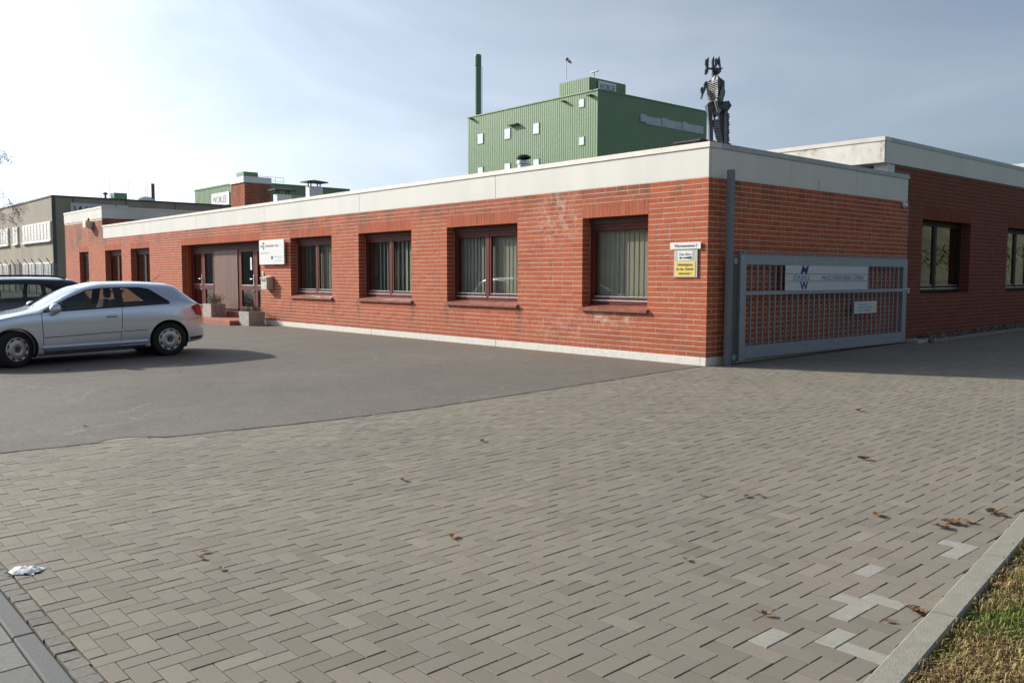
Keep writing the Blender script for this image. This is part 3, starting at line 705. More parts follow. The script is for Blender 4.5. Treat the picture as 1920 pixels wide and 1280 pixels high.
def glazed(name, a0, a1, door=False, hand=1):
    z0, z1 = FL+.01, TRZ-.002; s_ = .085; mb = MB(); mid = 1.01
    for (u, w, p, q) in ((a0, a0+s_, z0, z1), (a1-s_, a1, z0, z1), (a0+s_+.001, a1-s_-.001, z0, z0+.10), (a0+s_+.001, a1-s_-.001, mid-.075, mid+.075), (a0+s_+.001, a1-s_-.001, z1-.07, z1)): boxT(mb, 'A', u, w, D-.015, D+.05, p, q)
    o = mb.build(name, 'wood', office, bevel=.005)
    for (p, q) in ((z0+.10, mid-.075), (mid+.075, z1-.07)):
        mb = MB(); boxT(mb, 'A', a0+s_-.003, a1-s_+.003, D+.015, D+.021, p-.003, q+.003); mb.build('pane', 'glass', o)
        mb = MB(); boxT(mb, 'A', a0+s_, a1-s_, D-.02, D-.002, p+.001, p+.018); mb.build('glazing_bead', 'alu', o)
    if door:
        hx = a1-.05 if hand > 0 else a0+.05
        mb = MB(); boxT(mb, 'A', hx-.02, hx+.02, D-.028, D-.016, 1.08, 1.42); mb.tube(T('A', hx, D-.03, 1.28), T('A', hx, D-.075, 1.28), .012); mb.tube(T('A', hx, D-.07, 1.28), T('A', hx-.14*hand, D-.07, 1.28), .011); mb.build('handle', 'alu', o)
        mb = MB().lathe([(0, 0), (.03, 0), (.03, .05), (0, .06)], T('A', hx-.02, D-.02, .90), 'z', 10); mb.build('lock', 'alu', o)
    return o
glazed('door', -29.29, -28.47, True, 1); glazed('side_light', -28.36, -27.55)
d2 = glazed('door', -25.55, -24.55, True, 1); glazed('side_light', -24.44, -23.50)
mb = MB(); boxT(mb, 'A', -24.83, -24.72, D-.02, D-.016, 1.55, 1.92); mb.build('notice', 'white', d2)
mb = MB()
for (u, w) in ((ENT[0]+.005, -29.295), (-28.465, -28.365), (-27.545, -27.46), (-25.70, -25.555), (-24.545, -24.445)): boxT(mb, 'A', u, w, D-.01, D+.06, FL+.002, TRZ-.001)
mb.build('door_post', 'wood', office)
bd = MB(); nb = 21; bw = 1.75/nb
for k in range(nb): boxT(bd, 'A', -27.455+k*bw+.006, -27.455+(k+1)*bw-.006, D-.035, D+.01, FL+.05, TRZ-.002)
boxT(bd, 'A', -27.455, -25.705, D+.0, D+.03, FL+.05, TRZ-.002); stuff(bd.build('board_cladding', 'board', office))
MB().box(ENT[0], ENT[1], YC+1.6, YC+1.62, 0, 2.7).build('lobby_wall', 'dark', office)

# tall end wing at the far left of the office
wing = thing('brick_wing', 'taller brick wing with cream fascia at the far end of the office', 'building', (-40.8, YC, 0))
wo = [(-41.37, -40.0, SILLZ, HEAD)]
wb = MB(); wall_sheet(wb, 'A', -43.54, -38.005, -.1, 3.70, wo); wb.quad((-38.002, YC+.01, 3.0), (-38.002, 20, 3.0), (-38.002, 20, 3.72), (-38.002, YC+.01, 3.72)).quad((-43.54, YC+.01, 0), (-43.54, 20, 0), (-43.54, 20, 3.72), (-43.54, YC+.01, 3.72))
ww = wb.build('wall', 'mortar', wing); put_bricks([('A', lay_bricks('A', -43.54, -38.0+.006, range(42), wo, None, 9))], ww, 'brick', 0)
mb = MB(); z = 3.21
while z < 3.68: mb.box(-38.03, -37.995, YC+.02, 19.9, z, z+.071); z += ROW
mb.build('side_brickwork', 'brick', wing)
MB().box(-43.56, -37.97, YC-.012, YC+.06, 3.704, 4.11).build('fascia_panel', 'fascia', wing); MB().box(-38.06, -37.972, YC+.062, 20, 3.704, 4.11).build('fascia_panel', 'fascia', wing)
MB().box(-43.57, -37.955, YC-.025, YC+.25, 4.112, 4.195).build('coping', 'coping', wing); MB().box(-38.25, -37.957, YC+.252, 20, 4.112, 4.195).build('coping', 'coping', wing)
MB().box(-43.5, -38.3, YC+.3, 20, 3.8, 3.95).build('roof', 'roof', wing)
mb = MB(); boxT(mb, 'A', -41.36, -40.01, .17, .22, -.1, HEAD-.002); dw = mb.build('door', 'wood_dark', wing)
mb = MB(); boxT(mb, 'A', -41.1, -40.3, .160, .168, 1.2, 2.2); mb.build('pane', 'glass', dw)

# workshop wing on the right, behind the gate
ws = thing('workshop_building', 'shaded red brick workshop wing with pale roof fascia behind the gate', 'building', (XC, 18, 0))
WB = [(18.38, 20.83, 1.04, 2.57), (23.04, 25.5, 1.04, 2.57), (28.0, 30.4, 1.04, 2.57)]
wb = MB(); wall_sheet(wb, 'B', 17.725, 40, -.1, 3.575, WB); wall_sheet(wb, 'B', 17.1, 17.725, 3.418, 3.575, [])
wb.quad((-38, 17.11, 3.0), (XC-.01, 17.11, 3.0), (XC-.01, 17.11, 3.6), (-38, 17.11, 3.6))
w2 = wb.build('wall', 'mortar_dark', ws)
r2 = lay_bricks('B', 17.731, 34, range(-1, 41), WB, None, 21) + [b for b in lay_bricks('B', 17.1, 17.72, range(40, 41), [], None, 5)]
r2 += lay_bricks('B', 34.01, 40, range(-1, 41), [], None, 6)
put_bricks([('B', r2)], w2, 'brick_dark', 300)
MB().box(XC-.30, XC-.012, 16.80, 17.095, 3.417, 3.574).build('pier', 'white_grey', ws)
FZ0, FZ1, FZ2 = 3.577, 3.985, 4.067
for a, b in ((16.57, 20.1), (20.1, 24.9), (24.9, 29.9), (29.9, 40)): MB().box(XC-.05, XC+.022, a+.004+(.075 if a < 17 else 0), b-.004, FZ0, FZ1).build('fascia_panel', 'fascia', ws)
MB().box(-38, XC+.022, 16.57, 16.64, FZ0, FZ1).build('fascia_panel', 'fascia_dirty', ws)
MB().box(-38, XC-.055, 16.645, 17.095, FZ0, FZ0+.03).build('soffit', 'coping', ws)
MB().box(-38, XC+.034, 16.555, 16.82, FZ1+.002, FZ2).build('coping', 'coping', ws)
for a, b in ((16.822, 19.2), (19.2, 23.6), (23.6, 28.4), (28.4, 40)): MB().box(XC-.25, XC+.034, a+.002, b-.002, FZ1+.002, FZ2).build('coping', 'coping_grey', ws)
MB().box(-38, XC-.255, 16.83, 40, 3.7, 3.85).build('roof', 'roof', ws)
MB().box(-20, -9.2, 27.5, 27.8, 3.86, 4.60).build('raised_roof_edge', 'fascia', ws)
rm = MB().quad((XC-3, 17.8, 0), (XC-3, 40, 0), (XC-3, 40, 3.5), (XC-3, 17.8, 3.5)).quad((XC-3, 17.8, 0), (XC-.3, 17.8, 0), (XC-.3, 17.8, 3.5), (XC-3, 17.8, 3.5)).quad((XC-3, 17.8, .1), (XC-.3, 17.8, .1), (XC-.3, 40, .1), (XC-3, 40, .1))
rm.build('room_lining', 'dark', ws)
for o in WB: make_window(ws, 'B', o[0], o[1], o[2], o[3], .2, [(o[0]*.55+o[1]*.45)], frame='wood_dark', sill=None, shutter=False, zs=o[2]+.02)
mb = MB()
for o in WB[:2]: pass
for k in range(260):
    y = random.uniform(17.95, 27); x = XC+random.uniform(.02, .42); r = random.uniform(.025, .07); i = len(mb.v)
    z = zg(y)+.02+random.uniform(0, .07)*(1-(x-XC)/.5)
    rot = Matrix.Rotation(random.uniform(0, 6), 3, Vector((random.random(), random.random(), random.random()+.1)).normalized())
    for s_ in ((1, 0, 0), (-1, 0, 0), (0, 1.3, 0), (0, -1.2, 0), (0, .1, .6), (.1, 0, -.6)): mb.v.append(tuple(Vector((x, y, z))+rot @ (Vector(s_)*r)))
    for q in ((0, 2, 4), (2, 1, 4), (1, 3, 4), (3, 0, 4), (2, 0, 5), (1, 2, 5), (3, 1, 5), (0, 3, 5)): mb.f.append(tuple(i+k_ for k_ in q))
tag(stuff(mb.build('gravel', 'stone')), 'coarse grey gravel strip at the foot of the workshop wall', 'gravel')
ek = thing('edging', 'low concrete edging round the gravel strip', 'kerb', (XC+.46, 18, 0))
for k in range(9): MB().box(XC+.43, XC+.50, 17.95+k, 18.942+k, -.05, zg(18.4+k)+.055).build('edging_stone', 'kerb', ek)
tag(MB().box(XC+.12, XC+.42, 17.42, 17.86, 0, .13).build('stop_block', 'concrete', bevel=.012), 'short pale concrete stop block at the end of the gate', 'block')

# ------------------------------------------------------------------ gate
GX = XC+.16
gate = thing('gate', 'wide galvanised steel bar gate folded back against the brick wall', 'gate', (GX, 11.6, 0))
def gbox(name, mat, y0, y1, z0, z1, x0=-.035, x1=.035, parent=None, bev=.004):
    return MB().box(GX+x0, GX+x1, y0, y1, z0, z1).build(name, mat, parent or gate, bevel=bev)
GY0, GY1 = 11.64, 17.34
MB().box(GX-.045, GX+.045, 11.335, 11.43, -.05, 3.0).build('post', 'galv_paint', gate, bevel=.006)
gbox('stile', 'galv', GY0, GY0+.16, .06, 1.715); gbox('stile', 'galv', GY1-.17, GY1, .085, 1.715)
gbox('top_beam', 'galv', GY0+.162, GY1-.172, 1.565, 1.715); gbox('mid_rail', 'galv', GY0+.162, GY1-.172, 1.085, 1.15)
gbox('bottom_beam', 'galv', GY0+.162, GY1-.172, .085, .285)
gbox('dark_channel', 'grey_dark', 11.47, 11.62, .04, 1.70, -.05, -.01)
sp = MB(); n = 96
for k in range(n):
    y = GY0+.01+k*(GY1-GY0-.02)/n; w = .034
    sp.prism([(GX-.003, y, 1.716), (GX-.003, y+w, 1.716), (GX-.003, y+w*.5+.006, 1.775), (GX-.003, y+w*.5-.006, 1.775)], (.006, 0, 0))
stuff(sp.build('spike_strip', 'galv', gate))
nb = 30; bm = None
ys_ = [GY0+.16+(k+1)*(GY1-GY0-.33)/(nb+1) for k in range(nb)]
def shared_bar(z0, z1):
    me = bpy.data.meshes.new('bar'); b = MB().box(-.014, .014, -.014, .014, z0, z1); me.from_pydata(b.v, [], b.f); me.materials.append(M['galv']); return me
lo_, hi_ = shared_bar(.287, 1.083), shared_bar(1.152, 1.563)
for y in ys_:
    place('bar', lo_, (GX, y, 0), gate)
    if not 12.86 < y < 15.72: place('bar', hi_, (GX, y, 0), gate)
for z in (.12, 1.62): MB().tube((GX-.02, 11.44, z), (GX-.02, 11.66, z), .022, n=10).lathe([(0, -.05), (.035, -.05), (.035, .05), (0, .05)], (GX-.02, 11.56, z), 'z', 12).build('hinge', 'galv', gate)
MB().box(GX-.02, GX+.06, GY1, GY1+.05, 1.06, 1.12).tube((GX+.03, GY1-.08, 1.14), (GX+.03, GY1+.13, 1.14), .012).build('latch', 'alu', gate)
sp_ = MB().box(GX+.036, GX+.046, 12.90, 15.70, 1.145, 1.566).build('sign_panel', 'white_grey', gate)
SX = GX+.0475
def bxs_(name, mat, y0, y1, z0, z1, parent, t=.001): return MB().box(SX-.001, SX+t, y0, y1, z0, z1).build(name, mat, parent)
bxs_('rule', 'ink_blue', 12.93, 15.69, 1.420, 1.428, sp_); bxs_('rule', 'ink_blue', 12.93, 15.69, 1.296, 1.304, sp_)
yd, zd = (0, 1, 0), (0, 0, 1)
lettering('M', .19, (SX, 13.36, 1.430), yd, zd, 'ink_blue', sp_, width=.26, shear=.25, bold=.006)
lettering('W', .19, (SX, 13.34, 1.160), yd, zd, 'ink_blue', sp_, width=.26, shear=-.12, bold=.006)
lettering('ZABEL', .115, (SX, 13.12, 1.322), yd, zd, 'ink_grey', sp_, width=.56)
lettering('MASCHINENBAU', .115, (SX, 14.06, 1.322), yd, zd, 'ink_grey', sp_, width=1.04); lettering('GMBH', .115, (SX, 15.17, 1.322), yd, zd, 'ink_grey', sp_, width=.37)
np_ = MB().box(GX+.018, GX+.026, 15.27, 16.12, .70, .925).build('name_plate', 'white_grey', gate)
SX = GX+.0275
for k, (a, b) in enumerate(((15.42, 15.75), (15.36, 15.95), (15.38, 15.9))): bxs_('rule', 'ink_grey', a, b, .86-k*.055, .872-k*.055, np_)

# ------------------------------------------------------------------ signs and fittings on the walls
xd = (1, 0, 0)
sb = thing('notice_sign', 'white strip sign reading Warenannahme above the yellow plate', 'sign', (-8.49, YC, 1.85))
p_ = MB().box(-8.785, -8.197, YC-.034, YC-.014, 1.803, 1.908).build('board', 'white', sb, bevel=.003)
MB().box(-8.70, -8.68, YC-.0145, YC+.004, 1.82, 1.89).box(-8.30, -8.28, YC-.0145, YC+.004, 1.82, 1.89).build('bracket', 'alu', sb)
lettering('Warenannahme', .062, (-8.70, YC-.0355, 1.835), xd, zd, 'ink', sb, width=.40)
MB().prism([(-8.272, YC-.0345, 1.885), (-8.286, YC-.0345, 1.862), (-8.276, YC-.0345, 1.862), (-8.276, YC-.0345, 1.830), (-8.268, YC-.0345, 1.830), (-8.268, YC-.0345, 1.862), (-8.258, YC-.0345, 1.862)], (0, -.001, 0)).build('arrow', 'ink', sb)
sb = thing('direction_sign', 'grey wall plate with a Zum Büro arrow and yellow no entry notice', 'sign', (-8.49, YC, 1.36))
MB().box(-8.714, -8.262, YC-.022, YC-.006, 1.362, 1.800).build('back_plate', 'plate', sb, bevel=.003)
MB().box(-8.66, -8.64, YC-.0065, YC+.004, 1.45, 1.7).box(-8.34, -8.32, YC-.0065, YC+.004, 1.45, 1.7).build('bracket', 'alu', sb)
a_ = MB().box(-8.636, -8.352, YC-.026, YC-.0225, 1.632, 1.772).build('arrow_plate', 'white', sb)
b_ = MB().box(-8.692, -8.300, YC-.026, YC-.0225, 1.378, 1.612).build('warning_plate', 'yellow', sb)
lettering('Zum Büro', .062, (-8.615, YC-.0275, 1.705), xd, zd, 'ink_grey', a_, width=.24)
MB().prism([(x, YC-.0265, z) for x, z in ((-8.62, 1.667), (-8.565, 1.690), (-8.565, 1.672), (-8.37, 1.690), (-8.37, 1.645), (-8.565, 1.663), (-8.565, 1.645))], (0, -.001, 0)).build('arrow', 'ink', a_)
for k, (s_, w_) in enumerate((('Unbefugten', .29), ('ist der Zutritt', .33), ('verboten !', .25))): lettering(s_, .058, (-8.496-w_/2, YC-.0275, 1.545-k*.068), xd, zd, 'ink', b_, width=w_)

sb = thing('company_board', 'large white company board on the brick beside the entrance', 'sign', (-22.6, YC, 1.69))
MB().box(-23.36, -21.85, YC-.09, YC-.05, 1.69, 2.36).build('board', 'white', sb, bevel=.004)
MB().box(-23.2, -23.16, YC-.0505, YC+.005, 1.75, 2.3).box(-22.05, -22.01, YC-.0505, YC+.005, 1.75, 2.3).build('bracket', 'alu', sb)
yb = YC-.0915
lettering('M', .09, (-23.13, yb, 2.245), xd, zd, 'ink_blue', sb, width=.10, bold=.003); lettering('W', .09, (-23.13, yb, 2.105), xd, zd, 'ink_blue', sb, width=.10, bold=.003)
MB().box(-23.29, -21.95, yb, yb+.001, 2.228, 2.231).box(-23.29, -21.95, yb, yb+.001, 2.174, 2.177).build('rule', 'ink_grey', sb)
lettering('ZABEL', .05, (-23.28, yb, 2.183), xd, zd, 'ink', sb, width=.24); lettering('MASCHINENBAU', .05, (-22.96, yb, 2.183), xd, zd, 'ink', sb, width=.54); lettering('GMBH', .05, (-22.36, yb, 2.183), xd, zd, 'ink', sb, width=.17)
MB().box(-23.28, -22.78, yb, yb+.001, 1.995, 2.015).box(-22.70, -22.68, yb, yb+.001, 1.995, 2.02).build('text_line', 'ink_grey', sb)
MB().box(-22.62, -22.50, yb, yb+.001, 1.83, 1.92).build('flag', 'ink_blue', sb)
MB().box(-22.44, -21.93, yb, yb+.001, 1.895, 1.907).box(-22.2, -22.0, yb, yb+.001, 1.845, 1.855).box(-22.44, -21.95, yb, yb+.001, 1.775, 1.783).build('text_line', 'ink_grey', sb)

mbx = thing('mailbox', 'cream metal mailbox fixed to the brick beside the entrance', 'mailbox', (-22.85, YC, 1.0))
MB().box(-23.06, -22.70, YC-.20, YC-.002, 1.0, 1.30).build('body', 'mailbox', mbx, bevel=.008)
MB().prism([(-23.075, YC-.225, 1.302), (-23.075, YC-.225, 1.325), (-23.075, YC-.004, 1.375), (-23.075, YC-.004, 1.302)], (.39, 0, 0)).build('lid', 'mailbox', mbx)
MB().box(-23.0, -22.76, YC-.206, YC-.201, 1.22, 1.255).build('slot', 'ink', mbx); MB().box(-22.93, -22.83, YC-.205, YC-.201, 1.09, 1.12).build('name_tag', 'white', mbx)
bell = thing('doorbell', 'small metal doorbell plate at the entrance jamb', 'doorbell', (-23.3, YC, 1.4))
MB().box(-23.35, -23.27, YC-.02, YC-.002, 1.38, 1.50).build('plate', 'alu', bell, bevel=.003); MB().lathe([(0, 0), (.014, 0), (.014, .01), (0, .012)], (-23.31, YC-.028, 1.45), 'z', 10).build('button', 'ink', bell)
al = thing('alarm_box', 'pale alarm siren box with a red strobe on the tall brick wing', 'alarm', (-39.35, YC, 3.35))
MB().box(-39.62, -39.2, YC-.30, YC-.002, 3.36, 3.64).build('housing', 'mailbox', al, bevel=.01); MB().lathe([(.05, 0), (.05, .08), (.03, .13), (0, .14)], (-39.35, YC-.14, 3.642), 'z', 14).build('strobe', 'red', al, smooth=True)
sl = thing('security_lamp', 'small white globe lamp under the end of the pale fascia', 'lamp', (XC, 17.42, 2.8))
MB().box(XC+.002, XC+.05, 17.39, 17.45, 2.84, 2.88).build('bracket', 'white', sl); MB().lathe([(0, -.06), (.035, -.048), (.055, -.02), (.06, 0), (.05, .03), (.02, .045), (0, .046)], (XC+.06, 17.42, 2.80), 'z', 14).build('globe', 'white', sl, smooth=True)

# planters
def planter(x0, x1, y0, y1, z0, label, seed):
    pl = thing('planter', label, 'planter', ((x0+x1)/2, (y0+y1)/2, z0)); h = .40; w = .05
    mb = MB(); pts = [(x0, y0), (x1, y0), (x1, y1), (x0, y1)]; inn = [(x0+w, y0+w), (x1-w, y0+w), (x1-w, y1-w), (x0+w, y1-w)]; i = len(mb.v)
    mb.v += [(x, y, z0) for x, y in pts]+[(x, y, z0+h) for x, y in pts]+[(x, y, z0+h) for x, y in inn]+[(x, y, z0+h-.06) for x, y in inn]
    for k in range(4):
        n2 = (k+1) % 4; mb.f += [(k, n2, 4+n2, 4+k), (4+k, 4+n2, 8+n2, 8+k), (8+k, 8+n2, 12+n2, 12+k)]
    mb.f += [(12, 13, 14, 15), (3, 2, 1, 0)]; mb.build('trough', 'concrete', pl)
    MB().box(x0+w+.002, x1-w-.002, y0+w+.002, y1-w-.002, z0+h-.058, z0+h-.025).build('soil', 'soil', pl)
    rg = random.Random(seed); tw = MB()
    for _ in range(70):
        p = Vector((rg.uniform(x0+w, x1-w), rg.uniform(y0+w, y1-w), z0+h-.03)); d = Vector((rg.gauss(0, .5), rg.gauss(0, .5), 1)).normalized(); L = rg.uniform(.06, .16 if seed == 1 else .30); q = p+d*L
        tw.tube(p, q, .004, .002, 4, False)
        for _ in range(3):
            r_ = q+Vector((rg.gauss(0, .05), rg.gauss(0, .05), rg.uniform(0, .08))); tw.tube(p.lerp(q, rg.uniform(.4, 1)), r_, .002, .001, 3, False)
            e_ = Vector((rg.gauss(0, 1), rg.gauss(0, 1), rg.gauss(0, 1))).normalized()*.018; f_ = e_.orthogonal().normalized()*.012
            tw.quad(r_-e_, r_+f_, r_+e_, r_-f_)
    tw.build('dry_plants', 'twig', pl); return pl
planter(-26.67, -26.03, 10.62, 11.08, .118, 'concrete planter with dry twigs standing on the red entrance step', 2)
planter(-23.57, -22.95, 10.42, 10.90, zg(10.4)-.004, 'concrete planter with low dry plants beside the end of the entrance step', 1)

# ------------------------------------------------------------------ on the roof
ch = thing('brick_chimney', 'square brick chimney with a white cap on the office roof', 'chimney', (-32.0, 14.6, 3.2))
cx0, cx1, cy0 = -32.60, -31.40, 14.2; cy1 = cy0+1.05
MB().box(cx0+.01, cx1-.01, cy0+.01, cy1-.01, 3.2, 4.84).build('core', 'mortar', ch)
mb = MB()
for r in range(20):
    z = 3.2+r*ROW
    for k in range(6):
        o_ = (-.125 if r % 2 else 0); a = max(cx0, cx0+o_+k*.25); b = min(cx1, cx0+o_+k*.25+.24)
        if b-a > .03: mb.box(a, b, cy0, cy0+.05, z, z+.071)
        a = max(cy0+.055, cy0+o_+k*.25); b = min(cy1, cy0+o_+k*.25+.24)
        if b-a > .03: mb.box(cx1-.05, cx1, a, b, z, z+.071)
stuff(mb.build('bricks', 'brick', ch))
MB().box(cx0-.04, cx1+.02, cy0-.04, cy1+.03, 4.86, 5.09).build('cap', 'white', ch)
def roof_vent(x0, x1, y, ztop, label, cap=True):
    v = thing('roof_vent', label, 'vent', ((x0+x1)/2, y, 3.2), 'vents on the office roof'); w = x1-x0; cx = (x0+x1)/2
    MB().box(x0, x1, y, y+w*1.9, 3.2, ztop).build('shaft', 'white', v)
    for sx in (-.35, .35):
        for sy in (.3, 1.6): MB().tube((cx+sx*w, y+sy*w, ztop), (cx+sx*w, y+sy*w, ztop+.13), .02, n=6).build('cap_leg', 'black', v)
    mb = MB(); e = .13
    mb.prism([(x0-e, y-e, ztop+.13), (x1+e, y-e, ztop+.13), (x1+e, y+w*1.9+e, ztop+.13), (x0-e, y+w*1.9+e, ztop+.13)], (0, 0, .03))
    i = len(mb.v); mb.v += [(x0-e, y-e, ztop+.161), (x1+e, y-e, ztop+.161), (x1+e, y+w*1.9+e, ztop+.161), (x0-e, y+w*1.9+e, ztop+.161), (cx, y+w, ztop+.23)]; mb.f += [(i, i+1, i+4), (i+1, i+2, i+4), (i+2, i+3, i+4), (i+3, i, i+4)]
    mb.build('cap', 'black', v)
roof_vent(-27.82, -27.54, 13.6, 4.12, 'white roof vent with black cap next to the brick chimney')
roof_vent(-25.54, -25.29, 13.6, 4.21, 'taller white roof vent with black cap, second from the brick chimney')
roof_vent(-10.1, -9.75, 13.0, 3.66, 'low roof vent with wide black cap beside the steel sculpture')
fl = thing('roof_flue', 'round stainless flue cowl on the roof edge below the green factory', 'flue', (-14.46, 13, 3.2))
MB().lathe([(.13, 0), (.13, .62), (.155, .63), (.155, .70), (0, .70)], (-14.46, 13, 3.2), 'z', 20).build('pipe', 'steel', fl, smooth=False)
MB().lathe([(.12, 0), (.165, .02), (.165, .05), (.10, .09), (0, .10)], (-14.46, 13, 3.94), 'z', 20).tube((-14.46, 13, 3.89), (-14.46, 13, 3.96), .06).build('cowl', 'black', fl)

# ------------------------------------------------------------------ welded steel sculpture on the roof corner
SD = 14.2; FH = Vector((fw[0], fw[1], 0)).normalized()
st_loc = at(1342, 300, SD); st = thing('steel_sculpture', 'dark welded steel figure with horned head standing on the roof corner', 'sculpture', (st_loc.x, st_loc.y, 3.2))
def sp3(u, v, w=0.): return at(1240+u/5.82, 80+v/5.82, SD) + FH*w
def plate(mb, pts, th=.05):
    """plate of welded steel: outline with its own relief, thickness away from the viewer"""
    F = [sp3(*p) for p in pts]; B = [p+FH*th for p in F]; n = len(F); i = len(mb.v)
    c0 = sum(F, Vector())/n; c1 = sum(B, Vector())/n
    mb.v += [tuple(p) for p in F+B]+[tuple(c0), tuple(c1)]
    for k in range(n):
        q = (k+1) % n; mb.f += [(i+k, i+q, i+2*n), (i+n+q, i+n+k, i+2*n+1), (i+q, i+k, i+n+k, i+n+q)]
    return mb
ground_v = 1262
plate(MB(), [(505, 690), (548, 700), (566, 900), (566, ground_v), (532, ground_v), (524, 900)], .10).build('leg', 'statue', st)
plate(MB(), [(636, 740, .05), (690, 740, .05), (690, ground_v, .05), (655, ground_v, .05)], .12).build('leg', 'statue', st)
lg = plate(MB(), [(688, 740), (728, 740), (728, ground_v), (684, ground_v)], .16).build('leg', 'statue_light', st)
mb = MB()
for k in range(17):
    v = 770+k*28; o_ = 4*math.sin(k*2.1); plate(mb, [(722, v, -.01), (738+o_, v+4, -.01), (744+o_, v+22, -.01), (722, v+27, -.01)], .12)
mb.build('scales', 'statue', lg)
mb = MB()
for k in range(15):
    v = 840+k*27; u = 566+max(0, k-1)*6.0; plate(mb, [(u+3, v), (u+62-k*.6, v-6), (u+66-k*.6, v+14), (u+4, v+23)], .10)
mb.build('ribbed_leg', 'statue_light', st)
plate(MB(), [(566, 740, .04), (582, 740, .04), (600, 850, .04), (588, 850, .04)], .05).build('thigh', 'statue', st)
plate(MB(), [(503, 672), (520, 652), (560, 648), (600, 668, -.08), (650, 655, -.06), (690, 640), (738, 634), (768, 688), (735, 738), (690, 748, -.05), (640, 752, -.08), (612, 802, -.06), (596, 808, -.06), (570, 765), (520, 742)], .20).build('pelvis', 'statue', st)
plate(MB(), [(562, 660, -.13), (592, 655, -.14), (612, 752, -.12), (596, 768, -.12)], .04).build('loin_plate', 'statue_light', st)
ts = plate(MB(), [(505, 430), (545, 400), (568, 372, -.10), (592, 368, -.12), (592, 500, -.17), (585, 600, -.16), (590, 658, -.12), (552, 640), (528, 600), (508, 545), (500, 480)], .14).build('chest_plate', 'statue_light', st)
mb = MB()
for k in range(10):
    v = 432+k*20; e = 500+max(0, k-3)*5.5; plate(mb, [(e, v+10, -.01), (e+40, v+3, -.09), (588, v-6, -.175), (588, v+3, -.175), (e+40, v+12, -.09), (e+1, v+18, -.01)], .03)
mb.build('ribs', 'statue_light', ts)
plate(MB(), [(592, 368, -.12), (640, 382), (690, 420), (692, 460), (690, 560), (676, 640), (650, 655, -.05), (590, 658, -.12), (600, 580, -.06), (632, 500, -.02), (600, 470, -.10)], .14).build('chest_plate', 'statue', st)
plate(MB(), [(640, 520, -.10), (656, 470, -.10), (690, 545, -.06), (680, 600, -.06), (640, 640, -.08), (606, 620, -.10)], .05).build('side_plate', 'statue_light', st)
ar = plate(MB(), [(468, 445), (482, 425), (504, 422), (500, 450), (482, 520), (462, 560), (446, 614), (436, 598), (440, 560), (462, 515)], .08).build('arm', 'statue', st)
plate(MB(), [(430, 500), (440, 484), (456, 488), (458, 520), (450, 545), (434, 545), (442, 528), (430, 520)], .06).build('hand', 'statue', ar)
plate(MB(), [(672, 418, .05), (694, 420, .05), (692, 560, .05), (678, 560, .05)], .08).build('arm', 'statue', st)
plate(MB(), [(560, 330), (612, 340), (616, 362), (640, 384), (590, 392, -.06), (548, 402), (566, 366)], .10).build('neck', 'statue', st)
hd = plate(MB(), [(578, 290, -.05), (656, 282), (652, 318), (636, 336), (606, 334, -.06), (612, 356), (578, 350)], .12).build('head', 'statue', st)
plate(MB(), [(490, 276), (560, 272), (672, 276), (672, 284), (580, 290), (490, 292)], .05).build('brow_bar', 'statue', hd)
plate(MB(), [(478, 205), (486, 176), (498, 186), (514, 156), (520, 170), (516, 272), (506, 284), (486, 268), (492, 250), (478, 240)], .05).build('horn', 'statue', hd)
plate(MB(), [(478, 292), (512, 288), (514, 320), (496, 350), (476, 334)], .06).build('ear_plate', 'statue', hd)
plate(MB(), [(554, 190), (570, 150), (580, 160), (578, 230), (592, 290), (588, 345), (560, 335), (556, 270)], .06).build('horn', 'statue', hd)
plate(MB(), [(588, 182), (602, 164), (604, 200), (622, 168), (634, 146), (642, 190), (652, 276), (636, 262), (628, 214), (614, 240), (606, 262), (592, 262)], .05).build('horn', 'statue', hd)

# ------------------------------------------------------------------ factories beyond
def ribbed(mb, p0, p1, z0, z1, pitch=.46, dep=.03, out=(0, -1)):
    """trapezoidal sheet: real ribs along a straight wall"""
    p0 = Vector((*p0, 0)); p1 = Vector((*p1, 0)); L = (p1-p0).length; d = (p1-p0).normalized(); o = Vector((*out, 0)); n = max(1, round(L/pitch)); s_ = L/n; prof = []
    for k in range(n): prof += [(k*s_, 0), (k*s_+s_*.45, 0), (k*s_+s_*.58, dep), (k*s_+s_*.88, dep)]
    prof.append((L, 0)); i = len(mb.v)
    for (t, e) in prof:
        q = p0+d*t+o*e; mb.v += [(q.x, q.y, z0), (q.x, q.y, z1)]
    for k in range(len(prof)-1): mb.f.append((i+2*k, i+2*k+2, i+2*k+3, i+2*k+1))
gc = at(1121.4, 169.4, 125); GX0, GX1, GY0_, GZ = -117.7, gc.x, gc.y, 27.95; GYR = 118.9
gf = thing('green_factory', 'tall green corrugated factory block with stepped roof tower', 'building', (gc.x-15, gc.y+12, 0))
mb = MB(); ribbed(mb, (GX0, GY0_), (GX1, GY0_), -2, GZ); ribbed(mb, (GX1, GY0_), (GX1, GYR), -2, GZ, out=(1, 0)); mb.quad((GX0, GY0_, -2), (GX0, GYR, -2), (GX0, GYR, GZ), (GX0, GY0_, GZ))
mb.quad((GX0, GY0_, GZ-.1), (GX1, GY0_, GZ-.1), (GX1, GYR, GZ-.1), (GX0, GYR, GZ-.1)); mb.build('wall', 'clad', gf)
MB().box(GX0-.1, GX1+.12, GY0_-.12, GY0_+.05, GZ, GZ+.18).box(GX1-.05, GX1+.12, GY0_+.06, GYR, GZ, GZ+.18).build('roof_trim', 'clad', gf)
mb = MB(); ribbed(mb, (-95.7, GY0_+.02), (-89.4, GY0_+.02), GZ, 30.1); mb.box(-95.7, -89.4, GY0_+.09, GY0_+7.8, GZ-.2, 30.1); tw_ = mb.build('roof_tower', 'clad', gf)
